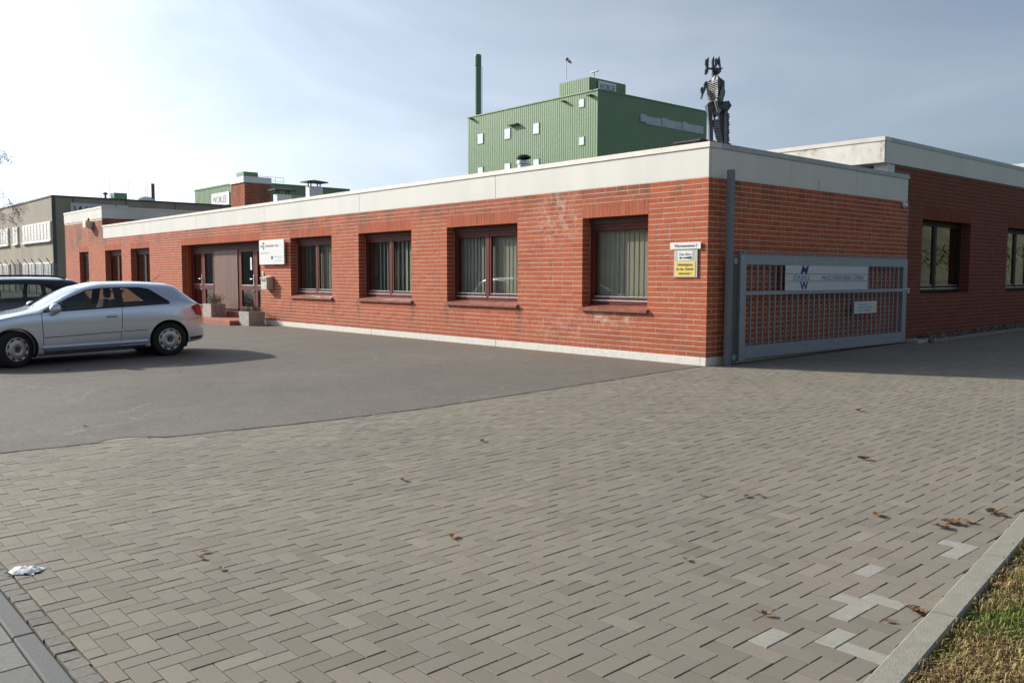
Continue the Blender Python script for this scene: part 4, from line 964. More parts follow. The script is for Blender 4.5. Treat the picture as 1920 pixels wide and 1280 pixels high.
mb = MB(); ribbed(mb, (-89.36, GY0_+.1), (-89.36, GY0_+7.8), GZ, 30.0, out=(1, 0)); mb.build('tower_side', 'clad', tw_)
bp = MB().box(-89.20, -89.12, GY0_+1.6, GY0_+5.4, 28.3, 29.75).build('sign_board', 'white', tw_)
lettering('WORLÉE', 1.15, (-89.11, GY0_+1.85, 28.62), (0, 1, 0), (0, 0, 1), 'ink_navy', bp, width=3.3, depth=.01)
MB().tube((-89.0, GY0_+.5, 30.1), (-89.0, GY0_+.5, 31.0), .10).box(-89.5, -88.2, GY0_+.3, GY0_+.7, 30.75, 30.85).build('roof_fitting', 'white', tw_)
def far_win(owner, pl, a0, a1, z0, z1, c, tilt=0., frame='white'):
    mb = MB()
    if pl == 'A': mb.box(a0, a1, c-.09, c-.02, z0, z1)
    else: mb.box(c+.02, c+.18, a0, a1, z0, z1)
    w = mb.build('window', 'clad_dk' if pl == 'A' else frame, owner); mb = MB(); e = .10  # dark green rim on the front windows imitates a shaded reveal
    if pl == 'A': mb.box(a0+e, a1-e, c-.10, c-.092, z0+e, z1-e)
    else: mb.box(c+.185, c+.20, a0+e, a1-e, z0+e, z1-e)
    mb.build('pane', 'pane_bright' if frame == 'white' else 'pane_grey', w); return w
for (a, b, z0, z1) in ((-115.05, -113.55, 23.25, 25.0), (-108.2, -106.7, 23.25, 25.0), (-101.4, -99.95, 23.25, 25.0), (-91.45, -90.33, 25.92, 27.2), (-91.4, -90.28, 20.45, 21.75), (-115.0, -113.57, 17.75, 19.5), (-108.2, -106.7, 17.75, 19.5), (-101.35, -99.92, 17.75, 19.5)): far_win(gf, 'A', a, b, z0, z1, GY0_)
MB().box(GX1+.065, GX1+.10, 103.6, 117.9, 24.35, 25.55).build('light_strip', 'pane_grey', gf)
for (a, b) in ((102.3, 103.5), (107.35, 108.65), (112.4, 113.5)): far_win(gf, 'B', a, b, 24.6, 25.65, GX1+.05, frame='white_grey')
for p, w_ in (((388, 570), 2.2), ((735, 410), .5), ((918, 368), .8), ((95, 530), .6)):
    q = on_y(860+p[0]/3.692, 80+p[1]/3.692, GY0_); MB().box(q.x-w_/2, q.x+w_/2, GY0_-.7, GY0_-.05, q.z-.08, q.z+.10).build('canopy_lamp', 'grey_dark', gf)
wsk = thing('windsock', 'red and white windsock on a thin mast above the green factory', 'windsock', (-93.1, GY0_+1.5, 30.1))
q0 = at(1062, 150, 127); q1 = at(1062, 109, 127); MB().tube((q1.x, q1.y, 29.9), (q1.x, q1.y, q1.z), .05, n=6).build('mast', 'galv', wsk)
for k in range(4):
    a = Vector((q1.x, q1.y, q1.z-.1))+(Vector(RT)*.19-Vector((0, 0, .17)))*k; b = a+(Vector(RT)*.19-Vector((0, 0, .17))); MB().tube(a, b, .26-.03*k, .23-.03*k, 10, False).build('sock_band', 'red' if k % 2 == 0 else 'white', wsk)
sk = at(896, 103, 150); stk = thing('factory_stack', 'slim dark green chimney stack behind the factory', 'chimney', (sk.x, sk.y, 0))
MB().lathe([(.54, 0), (.54, sk.z-1.9), (.60, sk.z-1.9), (.60, sk.z-.3), (.54, sk.z), (.45, sk.z), (.45, sk.z-1)], (sk.x, sk.y, 0), 'z', 20).build('shaft', 'clad_dk', stk, smooth=False)
lad = MB(); e = Vector((.62*.8, -.62*.5, 0))
for k in range(2): lad.tube((sk.x+.5+k*.25, sk.y+.35, 5), (sk.x+.5+k*.25, sk.y+.35, sk.z-2), .03, n=4)
lad.build('ladder', 'galv', stk)
# second, lower green hall
g2 = at(455, 342, 115); H2 = 13.65
h2 = thing('green_hall', 'lower green corrugated hall with white sign behind the brick chimney', 'building', (g2.x-8, g2.y+8, 0))
mb = MB(); ribbed(mb, (-127.2, g2.y), (g2.x, g2.y), -2, H2); ribbed(mb, (g2.x, g2.y), (g2.x, 66.0), -2, H2, out=(1, 0)); mb.quad((-127.2, g2.y, H2-.05), (g2.x, g2.y, H2-.05), (g2.x, 66, H2-.05), (-127.2, 66, H2-.05)); mb.build('wall', 'clad', h2)
MB().box(-127.3, g2.x+.12, g2.y-.12, g2.y+.05, H2, H2+.16).box(g2.x-.05, g2.x+.12, g2.y+.06, 66, H2, H2+.16).build('roof_trim', 'clad', h2)
bp = MB().box(-120.8, -114.9, g2.y-.16, g2.y-.08, 11.0, 12.75).build('sign_board', 'white', h2); lettering('WORLÉE', 1.3, (-120.3, g2.y-.17, 11.4), (1, 0, 0), (0, 0, 1), 'ink_grey', bp, width=4.6, depth=.01)
MB().box(-113.0, g2.x+.1, g2.y+.1, 52.0, H2-.2, 15.05).build('stair_tower', 'clad', h2)
rl = MB()
for k in range(4): rl.tube((g2.x-.3, 52.3+k*1.2, H2), (g2.x-.3, 52.3+k*1.2, H2+1.0), .03, n=4)
for z in (.5, 1.0): rl.tube((g2.x-.3, 52.0, H2+z), (g2.x-.3, 55.9, H2+z), .03, n=4)
rl.build('railing', 'galv', h2)
MB().box(g2.x+.07, g2.x+.10, 56.4, 59.0, 10.3, 12.4).build('light_strip', 'pane_grey', h2)
# grey two-storey office far left
c3 = at(97, 368.5, 68); HX, HY, HZ = c3.x, c3.y, 7.5
gb_ = thing('grey_building', 'grey two storey building with white window bands at the far left', 'building', (HX-12, HY+8, 0))
mb = MB(); mb.box(-125, HX, HY, 60, -1, HZ); mb.build('wall', 'grey_conc', gb_)
MB().box(-125, HX+.06, HY-.06, HY+.2, HZ+.002, HZ+.12).box(HX-.2, HX+.06, HY+.21, 60, HZ+.002, HZ+.12).build('roof_trim', 'grey_dark', gb_)
MB().box(HX-.02, HX+.05, HY-.05, HY+.22, -1, HZ).build('corner_trim', 'grey_dark', gb_)
for k in range(10): MB().box(HX+.002, HX+.03, HY+1.5+k*4, HY+1.56+k*4, -1, HZ-.01).build('panel_joint', 'grey_dark', gb_)
def band(a0, a1, z0, z1, n):
    w = MB().box(a0, a1, HY-.10, HY-.01, z0, z1).build('window', 'white', gb_); s_ = (a1-a0)/n
    MB().box(a0-.05, a1+.05, HY-.2, HY-.02, z0-.12, z0-.005).build('sill', 'white', w)
    for k in range(n): MB().box(a0+k*s_+.10, a0+(k+1)*s_-.10, HY-.125, HY-.105, z0+.10, z1-.10).build('pane', 'pane_far', w)
band(-84.85, -75.6, 4.15, 5.62, 9); band(-88.4, -86.6, 4.15, 5.62, 2); band(-97.5, -90.3, 4.15, 5.62, 7); band(-85.15, -75.5, 1.0, 2.42, 9); band(-97.5, -90.3, 1.0, 2.42, 7)
MB().box(-88.9, -86.6, HY-.06, HY-.005, -.2, 2.4).build('door', 'grey_dark', gb_)
sg = MB().box(HX+.08, HX+.14, 19.55, 23.9, 5.7, 7.1).build('sign_board', 'white_grey', gb_); lettering('WORLÉE', 1.25, (HX+.145, 19.75, 6.0), (0, 1, 0), (0, 0, 1), 'ink_navy', sg, width=3.9, depth=.01)
for (u, v0, v1, r) in ((569, 190, 320, .018), (636, 235, 320, .018), (671, 225, 320, .018), (768, 215, 320, .018), (757, 215, 320, .018), (528, 260, 316, .018)):
    a, b = at(u/2.783, 260+v0/2.783, 85), at(u/2.783, 260+v1/2.783, 85); MB().tube((a.x, a.y, HZ-.3), a, r, n=5).build('lightning_rod', 'galv', gb_)
a = at(797/2.783, 260+235/2.783, 85); MB().tube((a.x, a.y, HZ-.3), a, .16, n=12).build('flue_pipe', 'grey_dark', gb_)
a = at(615/2.783, 260+285/2.783, 85); MB().box(a.x-.7, a.x+.5, a.y-.5, a.y+.7, HZ-.2, a.z).build('roof_unit', 'clad_dk', gb_)
a = at(757/2.783, 260+303/2.783, 85); MB().lathe([(1.0, 0), (.9, .28), (.55, .5), (0, .58)], (a.x, a.y, a.z-.55), 'z', 16).build('roof_dome', 'white_grey', gb_, smooth=True)
a = at(550/2.783, 260+292/2.783, 85); MB().lathe([(.1, -1), (.1, .0), (.22, .0), (.22, .15), (0, .25)], (a.x, a.y, a.z), 'z', 10).build('roof_cowl', 'grey_dark', gb_)
# fence in front of it
fn = thing('wire_fence', 'dark wire fence with angled post tops in front of the grey building', 'fence', (-78, 15.5, 0))
for k in range(14):
    x = -92+k*2.1; MB().tube((x, 15.5, -.3), (x, 15.5, 2.15), .03, n=6).tube((x, 15.5, 2.12), (x-.35, 15.3, 2.55), .03, n=6).build('post', 'grey_dark', fn)
wr = MB()
for k in range(15): wr.tube((-92, 15.5, .15+k*.14), (-63, 15.5, .15+k*.14), .008, n=3)
stuff(wr.build('wires', 'galv_paint', fn))

# ------------------------------------------------------------------ bare tree at the left edge
tp_ = at(-62, 560, 58); tree = thing('bare_tree', 'leafless birch with drooping twigs in front of the grey building', 'tree', (tp_.x, tp_.y, 0))
rg = random.Random(11); tr = MB(); cw = MB()
top = Vector((tp_.x+.2, tp_.y, 10.2)); bp_ = [Vector((tp_.x, tp_.y, -.2)), Vector((tp_.x+.1, tp_.y, 2.5)), Vector((tp_.x-.05, tp_.y, 5)), Vector((tp_.x+.15, tp_.y, 7.4)), top]
for k in range(4): tr.tube(bp_[k], bp_[k+1], .17-.04*k, .13-.04*k, 8)
def limb(p, d, L, r, lev):
    n = 4; q = p
    for k in range(n):
        d = (d+Vector((rg.gauss(0, .16), rg.gauss(0, .16), (-.10 if lev < 2 else -.32)+rg.gauss(0, .06)))).normalized(); e = q+d*(L/n)
        (tr if lev == 0 else cw).tube(q, e, r*(1-k*.2), r*(1-(k+1)*.2), 5 if lev < 2 else 3, False)
        if lev < 3:
            for _ in range(2 if lev else 2):
                dd = (d*.6+Vector((rg.gauss(0, .7), rg.gauss(0, .7), rg.gauss(.1, .4)))).normalized(); limb(e, dd, L*rg.uniform(.38, .6), r*.45, lev+1)
        elif rg.random() < .35:
            s_ = .05; o_ = Vector((rg.gauss(0, 1), rg.gauss(0, 1), -1)).normalized()*s_; f_ = o_.orthogonal().normalized()*s_*.4; cw.quad(e, e+o_+f_, e+o_*1.8, e+o_-f_)
        q = e
for k in range(13):
    z = 2.6+k*.55; a = k*2.4+rg.uniform(-.4, .4); limb(Vector((tp_.x+.05, tp_.y, z)), Vector((math.cos(a), math.sin(a), .75)).normalized(), rg.uniform(2.3, 3.2)*(1-.015*k), .032, 0)
tr.build('trunk', 'bark', tree); cw.build('crown', 'bark', tree)

# ------------------------------------------------------------------ cars
def pchip(xs, ysv, x):
    xs = np.asarray(xs, float); ysv = np.asarray(ysv, float); h = np.diff(xs); dl = np.diff(ysv)/h; m_ = np.zeros(len(xs))
    for k in range(1, len(xs)-1):
        if dl[k-1]*dl[k] > 0:
            w1 = 2*h[k]+h[k-1]; w2 = h[k]+2*h[k-1]; m_[k] = (w1+w2)/(w1/dl[k-1]+w2/dl[k])
    m_[0] = dl[0]; m_[-1] = dl[-1]; i = int(np.clip(np.searchsorted(xs, x)-1, 0, len(xs)-2)); t_ = (x-xs[i])/h[i]
    return (2*t_**3-3*t_**2+1)*ysv[i]+(t_**3-2*t_**2+t_)*h[i]*m_[i]+(-2*t_**3+3*t_**2)*ysv[i+1]+(t_**3-t_**2)*h[i]*m_[i+1]
class CarShape:
    def __init__(s, tab): s.t = np.array(tab); s.cache = {}
    def key(s, y): return [pchip(s.t[:, 0], s.t[:, k], y) for k in range(1, 9)]
    def section(s, y):
        y = round(y, 4)
        if y in s.cache: return s.cache[y]
        zb, w, zm, wb_, zbe, wr_, zr, zt = s.key(y)
        P = [(0, zb), (.70*w, zb), (.93*w, zb+.012), (.975*w, zb+.09), (w, zm), (w*.45+wb_*.55+.012, zm*.42+zbe*.58), (wb_, zbe), (wb_*.55+wr_*.45+.018, (zbe+zr)/2), (wr_, zr), (wr_*.62, zr*.32+zt*.68), (0, zt)]
        P = [Vector((p[0], p[1])) for p in P]; out = []
        E = [Vector((-P[1].x, P[1].y))]+P+[Vector((-P[-2].x, P[-2].y))]
        for k in range(len(P)-1):
            a, b, c, d = E[k], E[k+1], E[k+2], E[k+3]
            for j in range(4):
                t_ = j/4; out.append(.5*((2*b)+(c-a)*t_+(2*a-5*b+4*c-d)*t_*t_+(3*b-a-3*c+d)*t_**3))
        out.append(P[-1]); s.cache[y] = [(max(0, p.x), p.y) for p in out]; return s.cache[y]
    def W(s, y, z):
        sec = s.section(y)[9:34]; zs = [p[1] for p in sec]; xs = [p[0] for p in sec]; o = np.argsort(zs); return float(np.interp(z, np.array(zs)[o], np.array(xs)[o]))
    def H(s, y, x):
        sec = s.section(y)[30:]; xs = [p[0] for p in sec][::-1]; zs = [p[1] for p in sec][::-1]; return float(np.interp(abs(x), xs, zs))
def loft(sections, ys_):
    mb = MB(); n = len(sections[0]); full = []
    for sec, y in zip(sections, ys_):
        ring = [(x, y, z) for x, z in sec]+[(-x, y, z) for x, z in sec[-2:0:-1]]; full.append(ring)
    m_ = len(full[0])
    for r in full: mb.v += r
    for j in range(len(full)-1):
        for k in range(m_): mb.f.append((j*m_+k, j*m_+(k+1) % m_, (j+1)*m_+(k+1) % m_, (j+1)*m_+k))
    mb.f.append(tuple(range(m_-1, -1, -1))); mb.f.append(tuple((len(full)-1)*m_+k for k in range(m_))); return mb
def solid(mb, name='cutter'):
    me = bpy.data.meshes.new(name); me.from_pydata(mb.v, [], mb.f); b = bmesh.new(); b.from_mesh(me); bmesh.ops.recalc_face_normals(b, faces=b.faces); b.to_mesh(me); b.free()
    o = bpy.data.objects.new(name, me); col.objects.link(o); return o
def subtract(o, cutters):
    for c in cutters:
        md = o.modifiers.new('b', 'BOOLEAN'); md.operation = 'DIFFERENCE'; md.solver = 'EXACT'; md.object = c
    dg = bpy.context.evaluated_depsgraph_get(); me = bpy.data.meshes.new_from_object(o.evaluated_get(dg)); o.modifiers.clear(); o.data = me
    for c in cutters: bpy.data.objects.remove(c)
def make_car(name, label, tab, dlo, wb_, wheel_r, paint, loc, rotz, steer=0., door=None, rails=False, pillars=(), ws=None, group=None):
    cs = CarShape(tab); y0, y1 = tab[0][0], tab[-1][0]
    root = thing(name, label, 'car', (0, 0, 0), group); root.location = loc; root.rotation_euler = (TILT, 0, rotz)
    ys_ = sorted(set(np.round(np.concatenate([np.linspace(y0, y0+.3, 9), np.linspace(y0+.3, y1-.45, 60), np.linspace(y1-.45, y1, 14)]), 4)))
    body = solid(loft([cs.section(y) for y in ys_], ys_), 'body')
    cyl = [y for y in ys_ if ws[0]+.06 < y < y1-.32]; cav = []
    for y in cyl:
        sec = cs.section(y); zb, zt = sec[0][1], sec[-1][1]; cav.append([(x*.935, .36+(z-zb)*(zt-.045-.36)/(zt-zb)) for x, z in sec])
    cut = [solid(loft(cav, cyl))]
    lowf, highf, ya, yb_ = dlo; yy_ = np.linspace(ya, yb_, 40); poly = [(-1.3, y, lowf(y)) for y in yy_]+[(-1.3, y, highf(y)) for y in yy_[::-1][1:-1]]
    cut.append(solid(MB().prism(poly, (2.6, 0, 0))))
    cut.append(solid(MB().prism([(-ws[2], ws[0], .94), (ws[2], ws[0], .94), (ws[3], ws[1], .94), (-ws[3], ws[1], .94)], (0, 0, .9))))
    for yw in (0, wb_):
        for sd in (-1, 1): cut.append(solid(MB().tube((sd*.58, yw, wheel_r+.005), (sd*1.2, yw, wheel_r+.005), wheel_r+.048, n=48)))
    subtract(body, cut); body.name = 'body'; body.parent = root; me = body.data; me.materials.clear(); me.materials.append(M[paint])
    me.polygons.foreach_set('use_smooth', [True]*len(me.polygons)); me.set_sharp_from_angle(angle=R_(32))
    def patch(nm, a, b, lo, hi, off, mat, parent, nu=28, nv=8, sides=(-1, 1), th=0.):
        r_ = None
        for sd in sides:
            mb = MB()
            for i in range(nu+1):
                y = a+(b-a)*i/nu; zl, zh = lo(y), hi(y)
                for j in range(nv+1):
                    z = zl+(zh-zl)*j/nv; mb.v.append((sd*(cs.W(y, z)+off), y, z))
            for i in range(nu):
                for j in range(nv):
                    q = (i*(nv+1)+j, (i+1)*(nv+1)+j, (i+1)*(nv+1)+j+1, i*(nv+1)+j+1); mb.f.append(q if sd > 0 else q[::-1])
            r_ = mb.build(nm, mat, parent, smooth=True)
        return r_
    cuts_ = [ya+.03]+[v for p in pillars for v in p]+[yb_-.03]
    for a, b in zip(cuts_[::2], cuts_[1::2]): patch('side_window', a, b, lambda y: lowf(y)+.002, lambda y: max(lowf(y)+.004, highf(y)-.002), -.004, 'car_glass', root)
    for a, b in pillars: patch('pillar_trim', a-.002, b+.002, lowf, highf, .001, 'trim', root, nu=4)
    patch('window_trim', ya-.02, yb_+.005, lambda y: lowf(y)-.022, lambda y: lowf(y)+.004, .003, 'trim', root, nv=2, nu=40)
    patch('window_trim', ya, yb_, lambda y: highf(y)-.003, lambda y: highf(y)+.014, .003, 'trim', root, nv=2, nu=60)
    mb = MB(); nu, nv = 16, 16
    for i in range(nu+1):
        y = ws[0]-.02+(ws[1]-ws[0]+.04)*i/nu; hw = ws[2]+(ws[3]-ws[2])*i/nu+.02
        for j in range(nv+1):
            x = -hw+2*hw*j/nv; mb.v.append((x, y, cs.H(y, x)+.004))
    for i in range(nu):
        for j in range(nv): mb.f.append((i*(nv+1)+j, i*(nv+1)+j+1, (i+1)*(nv+1)+j+1, (i+1)*(nv+1)+j))
    mb.build('windscreen', 'car_glass', root, smooth=True)
    # interior
    MB().box(-.66, .66, ws[0]+.08, ws[0]+.42, .55, .93).build('dashboard', 'trim', root, bevel=.04)
    for sx in (-.36, .36):
        s_ = MB().box(sx-.24, sx+.24, 1.10, 1.60, .40, .56).build('seat', 'seat', root, bevel=.05)
        MB().prism([(sx-.23, 1.50, .50), (sx-.23, 1.62, .50), (sx-.21, 1.84, 1.08), (sx-.21, 1.74, 1.09)], (.45, 0, 0)).build('backrest', 'seat', s_, bevel=.04)
        MB().box(sx-.12, sx+.12, 1.79, 1.88, 1.10, 1.28).build('headrest', 'seat', s_, bevel=.035)
    MB().box(-.6, .6, 2.25, 2.72, .42, .60).prism([(-.6, 2.62, .55), (-.6, 2.74, .55), (-.6, 2.86, 1.0), (-.6, 2.78, 1.01)], (1.2, 0, 0)).build('rear_bench', 'seat', root, bevel=.03)
    for sx in (-.33, .33): MB().box(sx-.11, sx+.11, 2.78, 2.85, 1.0, 1.13).build('headrest', 'seat', root, bevel=.03)
    sw = MB(); cpt = Vector((.36, .92, .90)); ax = Vector((0, .9, .43)).normalized(); e1 = Vector((1, 0, 0)); e2 = ax.cross(e1)
    pts = [cpt+(e1*math.cos(t_)+e2*math.sin(t_))*.185 for t_ in np.linspace(0, 2*math.pi, 21)]; sw.path(pts, .014, 5); sw.tube(cpt-e1*.18, cpt+e1*.18, .02, n=5); sw.tube(cpt, cpt-ax*.3, .03, n=6); sw.build('steering_wheel', 'trim', root)
    # wheels
    for yw in (0, wb_):
        for sd in (-1, 1):
            wh = bpy.data.objects.new('wheel', None); col.objects.link(wh); wh.parent = root; wh.location = (sd*(tab[5][2]-.125), yw, wheel_r); wh.empty_display_size = .2; ORG[wh.name] = (0, 0, 0)
            wh.rotation_euler = (0, 0, (steer if yw == 0 else 0)+(math.pi if sd < 0 else 0))
            r = wheel_r; MB().lathe([(r-.105, -.10), (r-.02, -.105), (r-.003, -.085), (r, 0), (r-.003, .085), (r-.02, .105), (r-.075, .11), (r-.112, .098)], (0, 0, 0), 'x', 40).build('tyre', 'tyre', wh, smooth=True)
            k_ = r-.108; rim = MB().lathe([(k_, .095), (k_-.004, .108), (k_-.022, .110), (k_-.032, .098), (k_-.05, .106), (k_*.55, .118), (.055, .122), (.05, .112), (0, .112)], (0, 0, 0), 'x', 40).build('wheel_cover', 'rim', wh, smooth=True)
            MB().lathe([(k_, -.1), (k_, .09), (0, .085)], (0, 0, 0), 'x', 24).build('rim_well', 'trim', wh)
            sl_ = MB()
            for j in range(9):
                t0 = j*2*math.pi/9
                for h in range(4):
                    ta, tb = t0-.17+h*.085, t0-.17+(h+1)*.085; sl_.quad(*[(.1115, rr*math.cos(t_), rr*math.sin(t_)) for rr, t_ in ((k_-.046, ta), (k_-.018, ta), (k_-.018, tb), (k_-.046, tb))])
            stuff(sl_.build('slots', 'trim', rim))
            em = MB()
            for j in range(5):
                t_ = j*2*math.pi/5; em.lathe([(.021, .121), (.021, .126), (.011, .126), (.011, .121)], (0, .030*math.cos(t_), .030*math.sin(t_)), 'x', 10)
            stuff(em.build('hub_emblem', 'trim', rim))
            lin = MB(); R2 = wheel_r+.046
            for j in range(25):
                t_ = -0.5+j*(math.pi+1.0)/24
                for x in (.40, .80): lin.v.append((sd*x, yw+R2*math.cos(t_), wheel_r+.005+R2*math.sin(t_)))
            for j in range(24): lin.f.append((2*j, 2*j+1, 2*j+3, 2*j+2))
            i = len(lin.v); lin.v += [(sd*.56, yw+R2*math.cos(t_), wheel_r+.005+R2*math.sin(t_)) for t_ in np.linspace(0, 2*math.pi, 24, endpoint=False)]; lin.f.append(tuple(range(i, i+24)))
            lin.build('wheel_arch_liner', 'trim', root)
    MB().box(-.55, .55, .42, wb_-.42, .16, .20).build('underbody', 'trim', root)
    def strip(nm, pts, w_, off, mat, sides=(-1, 1)):
        for sd in sides:
            mb = MB()
            for (a, b) in zip(pts, pts[1:]):
                n_ = max(1, int(math.hypot(b[0]-a[0], b[1]-a[1])/.05)); dx, dz = b[0]-a[0], b[1]-a[1]; L = math.hypot(dx, dz); nx, nz = -dz/L*w_/2, dx/L*w_/2; i = len(mb.v)
                for k in range(n_+1):
                    y, z = a[0]+dx*k/n_, a[1]+dz*k/n_
                    for s2 in (-1, 1): mb.v.append((sd*(cs.W(y+nx*s2, z+nz*s2)+off), y+nx*s2, z+nz*s2))
                for k in range(n_): mb.f.append((i+2*k, i+2*k+1, i+2*k+3, i+2*k+2))
            mb.build(nm, mat, root)
    if door:
        da, db, zl = door; zl2 = zl
        patch('door', da+.006, db-.006, lambda y: zl+.004, lambda y: lowf(max(y, ya))-.024, .0025, paint, root, nu=40, nv=24)
        strip('door_gap', [(da, lowf(max(da, ya))-.02), (da+.005, zl), (db-.07, zl), (db-.03, .55), (db, lowf(db)-.024)], .010, .0032, 'trim')
        strip('rub_strip', [(da+.03, .515), (db-.02, .545)], .045, .014, paint); strip('rub_strip', [(db+.01, .546), (db+.42, .552)], .045, .014, paint)
        strip('rub_shadow', [(da+.03, .488), (db-.02, .518)], .014, .006, 'trim'); strip('rub_shadow', [(db+.01, .519), (db+.42, .525)], .014, .006, 'trim')
        for sd in (-1, 1):
            h = MB(); y = db-.19; x = cs.W(y, .80); h.box(sd*x-.004, sd*(x)+.004, y-.09, y+.09, .772, .795); hp = h.build('handle_recess', 'trim', root, bevel=.003)
            MB().box(min(sd*(x+.006), sd*(x+.035)), max(sd*(x+.006), sd*(x+.035)), y-.095, y+.095, .792, .822).build('door_handle', paint, root, bevel=.012)
            mx_ = cs.W(.64, .93); mo = MB(); mo.lathe([(0, -.12), (.055, -.105), (.085, -.05), (.092, .0), (.085, .06), (.05, .095), (0, .10)], (sd*(mx_+.11), .64, .985), 'x', 14); ms = mo.build('mirror', paint, root, smooth=True)
            MB().box(min(sd*(mx_-.03), sd*(mx_+.06)), max(sd*(mx_-.03), sd*(mx_+.06)), .61, .68, .925, .95).build('mirror_arm', 'trim', ms)
        def ledge(nm, pts, prof, mat):
            for sd in (-1, 1):
                mb = MB(); n_ = 30
                for k in range(n_+1):
                    y = pts[0][0]+(pts[1][0]-pts[0][0])*k/n_; z = pts[0][1]+(pts[1][1]-pts[0][1])*k/n_
                    for (dz, o_) in prof: mb.v.append((sd*(cs.W(y, z+dz)+o_), y, z+dz))
                m_ = len(prof)
                for k in range(n_):
                    for j in range(m_-1): mb.f.append((k*m_+j, k*m_+j+1, (k+1)*m_+j+1, (k+1)*m_+j))
                mb.build(nm, mat, root)
        ledge('sill_ledge', [(.42, .315), (wb_-.40, .315)], [(.035, .001), (.0, .022), (-.012, .020), (-.04, .002)], paint)
        ledge('rub_strip_edge', [(da+.03, .520), (db-.02, .550)], [(.026, .003), (.018, .018), (-.014, .020), (-.024, .004)], paint)
        strip('sill_trim', [(.44, .225), (wb_-.44, .225)], .05, .004, 'trim')
        strip('bumper_gap', [(wb_+.36, .66), (y1-.10, .695)], .008, .003, 'trim')
        strip('bumper_gap', [(-.36, .60), (y0+.16, .58)], .008, .003, 'trim')
        strip('bumper_skirt', [(wb_+.40, .305), (y1-.06, .325)], .05, .004, 'trim')
        patch('tail_lamp', y1-.30, y1-.045, lambda y: pchip([y1-.30, y1-.20, y1-.045], [.90, .745, .725], y), lambda y: pchip([y1-.30, y1-.17, y1-.045], [.905, .955, .89], y), .004, 'lamp_red', root, nu=14, nv=8)
        patch('headlamp', y0+.12, y0+.50, lambda y: .60+.10*(y-y0-.12), lambda y: .66+.22*(y-y0-.12), .004, 'lamp_clear', root, nu=14, nv=6)
        MB().tube((0, y1-.80, cs.H(y1-.80, 0)), (0, y1-.62, cs.H(y1-.8, 0)+.12), .006, n=5).build('aerial', 'trim', root)
        for sd in (-1, 1):
            pass
    if rails:
        for sd in (-1, 1):
            pts = []
            for y in np.linspace(ws[1]+.15, y1-.55, 16):
                e = min((y-ws[1]-.15)/.18, (y1-.55-y)/.18, 1); pts.append((sd*(pchip(cs.t[:, 0], cs.t[:, 6], y)-.01), y, cs.H(y, pchip(cs.t[:, 0], cs.t[:, 6], y)-.01)+.035+.055*max(0, e)))
            MB().path(pts, .018, 6).build('roof_rail', 'trim', root)
    return root
T_HATCH = [(-.87, .30, .42, .50, .40, .60, .28, .618, .625), (-.80, .24, .60, .50, .57, .645, .44, .675, .69), (-.65, .21, .745, .52, .71, .70, .55, .745, .765), (-.40, .20, .838, .55, .80, .775, .62, .825, .845), (-.10, .19, .868, .58, .842, .84, .68, .885, .905), (.18, .185, .880, .60, .852, .885, .72, .93, .95),
           (.40, .185, .883, .60, .853, .905, .715, .968, .995), (.60, .185, .883, .60, .852, .917, .695, 1.055, 1.10), (.90, .185, .883, .60, .85, .93, .645, 1.205, 1.255), (1.16, .185, .883, .60, .849, .937, .605, 1.302, 1.356), (1.55, .185, .882, .60, .848, .946, .59, 1.350, 1.421), (2.0, .187, .882, .60, .846, .958, .58, 1.347, 1.416),
           (2.45, .20, .878, .62, .838, .972, .565, 1.325, 1.390), (2.78, .215, .866, .62, .816, .982, .55, 1.290, 1.350), (2.94, .225, .842, .62, .790, .980, .56, 1.185, 1.225), (3.11, .24, .795, .60, .742, .965, .575, 1.045, 1.060), (3.25, .26, .715, .58, .660, .915, .50, .945, .955), (3.333, .30, .57, .50, .51, .78, .35, .80, .80)]
lowA = lambda y: .940+.028*(y-.48)
def highA(y): return max(lowA(y)+.001, float(np.interp(y, [.48, .90, 1.22, 1.42, 1.8, 2.12, 2.30, 2.62], [.942, 1.140, 1.268, 1.293, 1.300, 1.290, 1.255, 1.012])))
rear = gpt(320, 667); cxr = rear.x-.875
make_car('hatchback_car', 'silver three door hatchback with plastic wheel covers', T_HATCH, (lowA, highA, .48, 2.62), 2.578, .316, 'silver', (cxr-.03, 3.40, zg(3.40)), R_(-1.5), steer=R_(24), door=(.44, 1.76, .265), pillars=((1.66, 1.80),), ws=(.45, 1.10, .61, .54))
T_EST = [(y*1.12+.02, zb+.02, w*1.02, zm+.05, wb_*1.02, zbe+.08, wr_*1.08, zr+.105, zt+.10) for (y, zb, w, zm, wb_, zbe, wr_, zr, zt) in T_HATCH[:12]] + [(2.75, .24, .90, .66, .86, 1.045, .63, 1.43, 1.505), (3.15, .25, .885, .66, .845, 1.05, .625, 1.405, 1.475), (3.34, .26, .86, .65, .82, 1.045, .62, 1.33, 1.39), (3.47, .28, .80, .63, .765, 1.03, .60, 1.10, 1.12), (3.56, .31, .68, .6, .66, .95, .5, .98, .985), (3.60, .36, .60, .55, .56, .85, .4, .88, .88)]
lowB = lambda y: 1.03+.015*(y-.7)
def highB(y): return max(lowB(y)+.001, float(np.interp(y, [.62, 1.05, 1.40, 1.7, 2.1, 2.8, 3.15], [1.035, 1.235, 1.352, 1.378, 1.375, 1.345, 1.20])))
make_car('estate_car', 'black estate car with roof rails parked beyond the silver hatchback', T_EST, (lowB, highB, .62, 3.15), 2.66, .34, 'darkpaint', (-20.55, 2.02, zg(2.02)), R_(0), door=None, rails=True, pillars=((1.70, 1.78), (2.55, 2.63)), ws=(.54, 1.25, .63, .57))

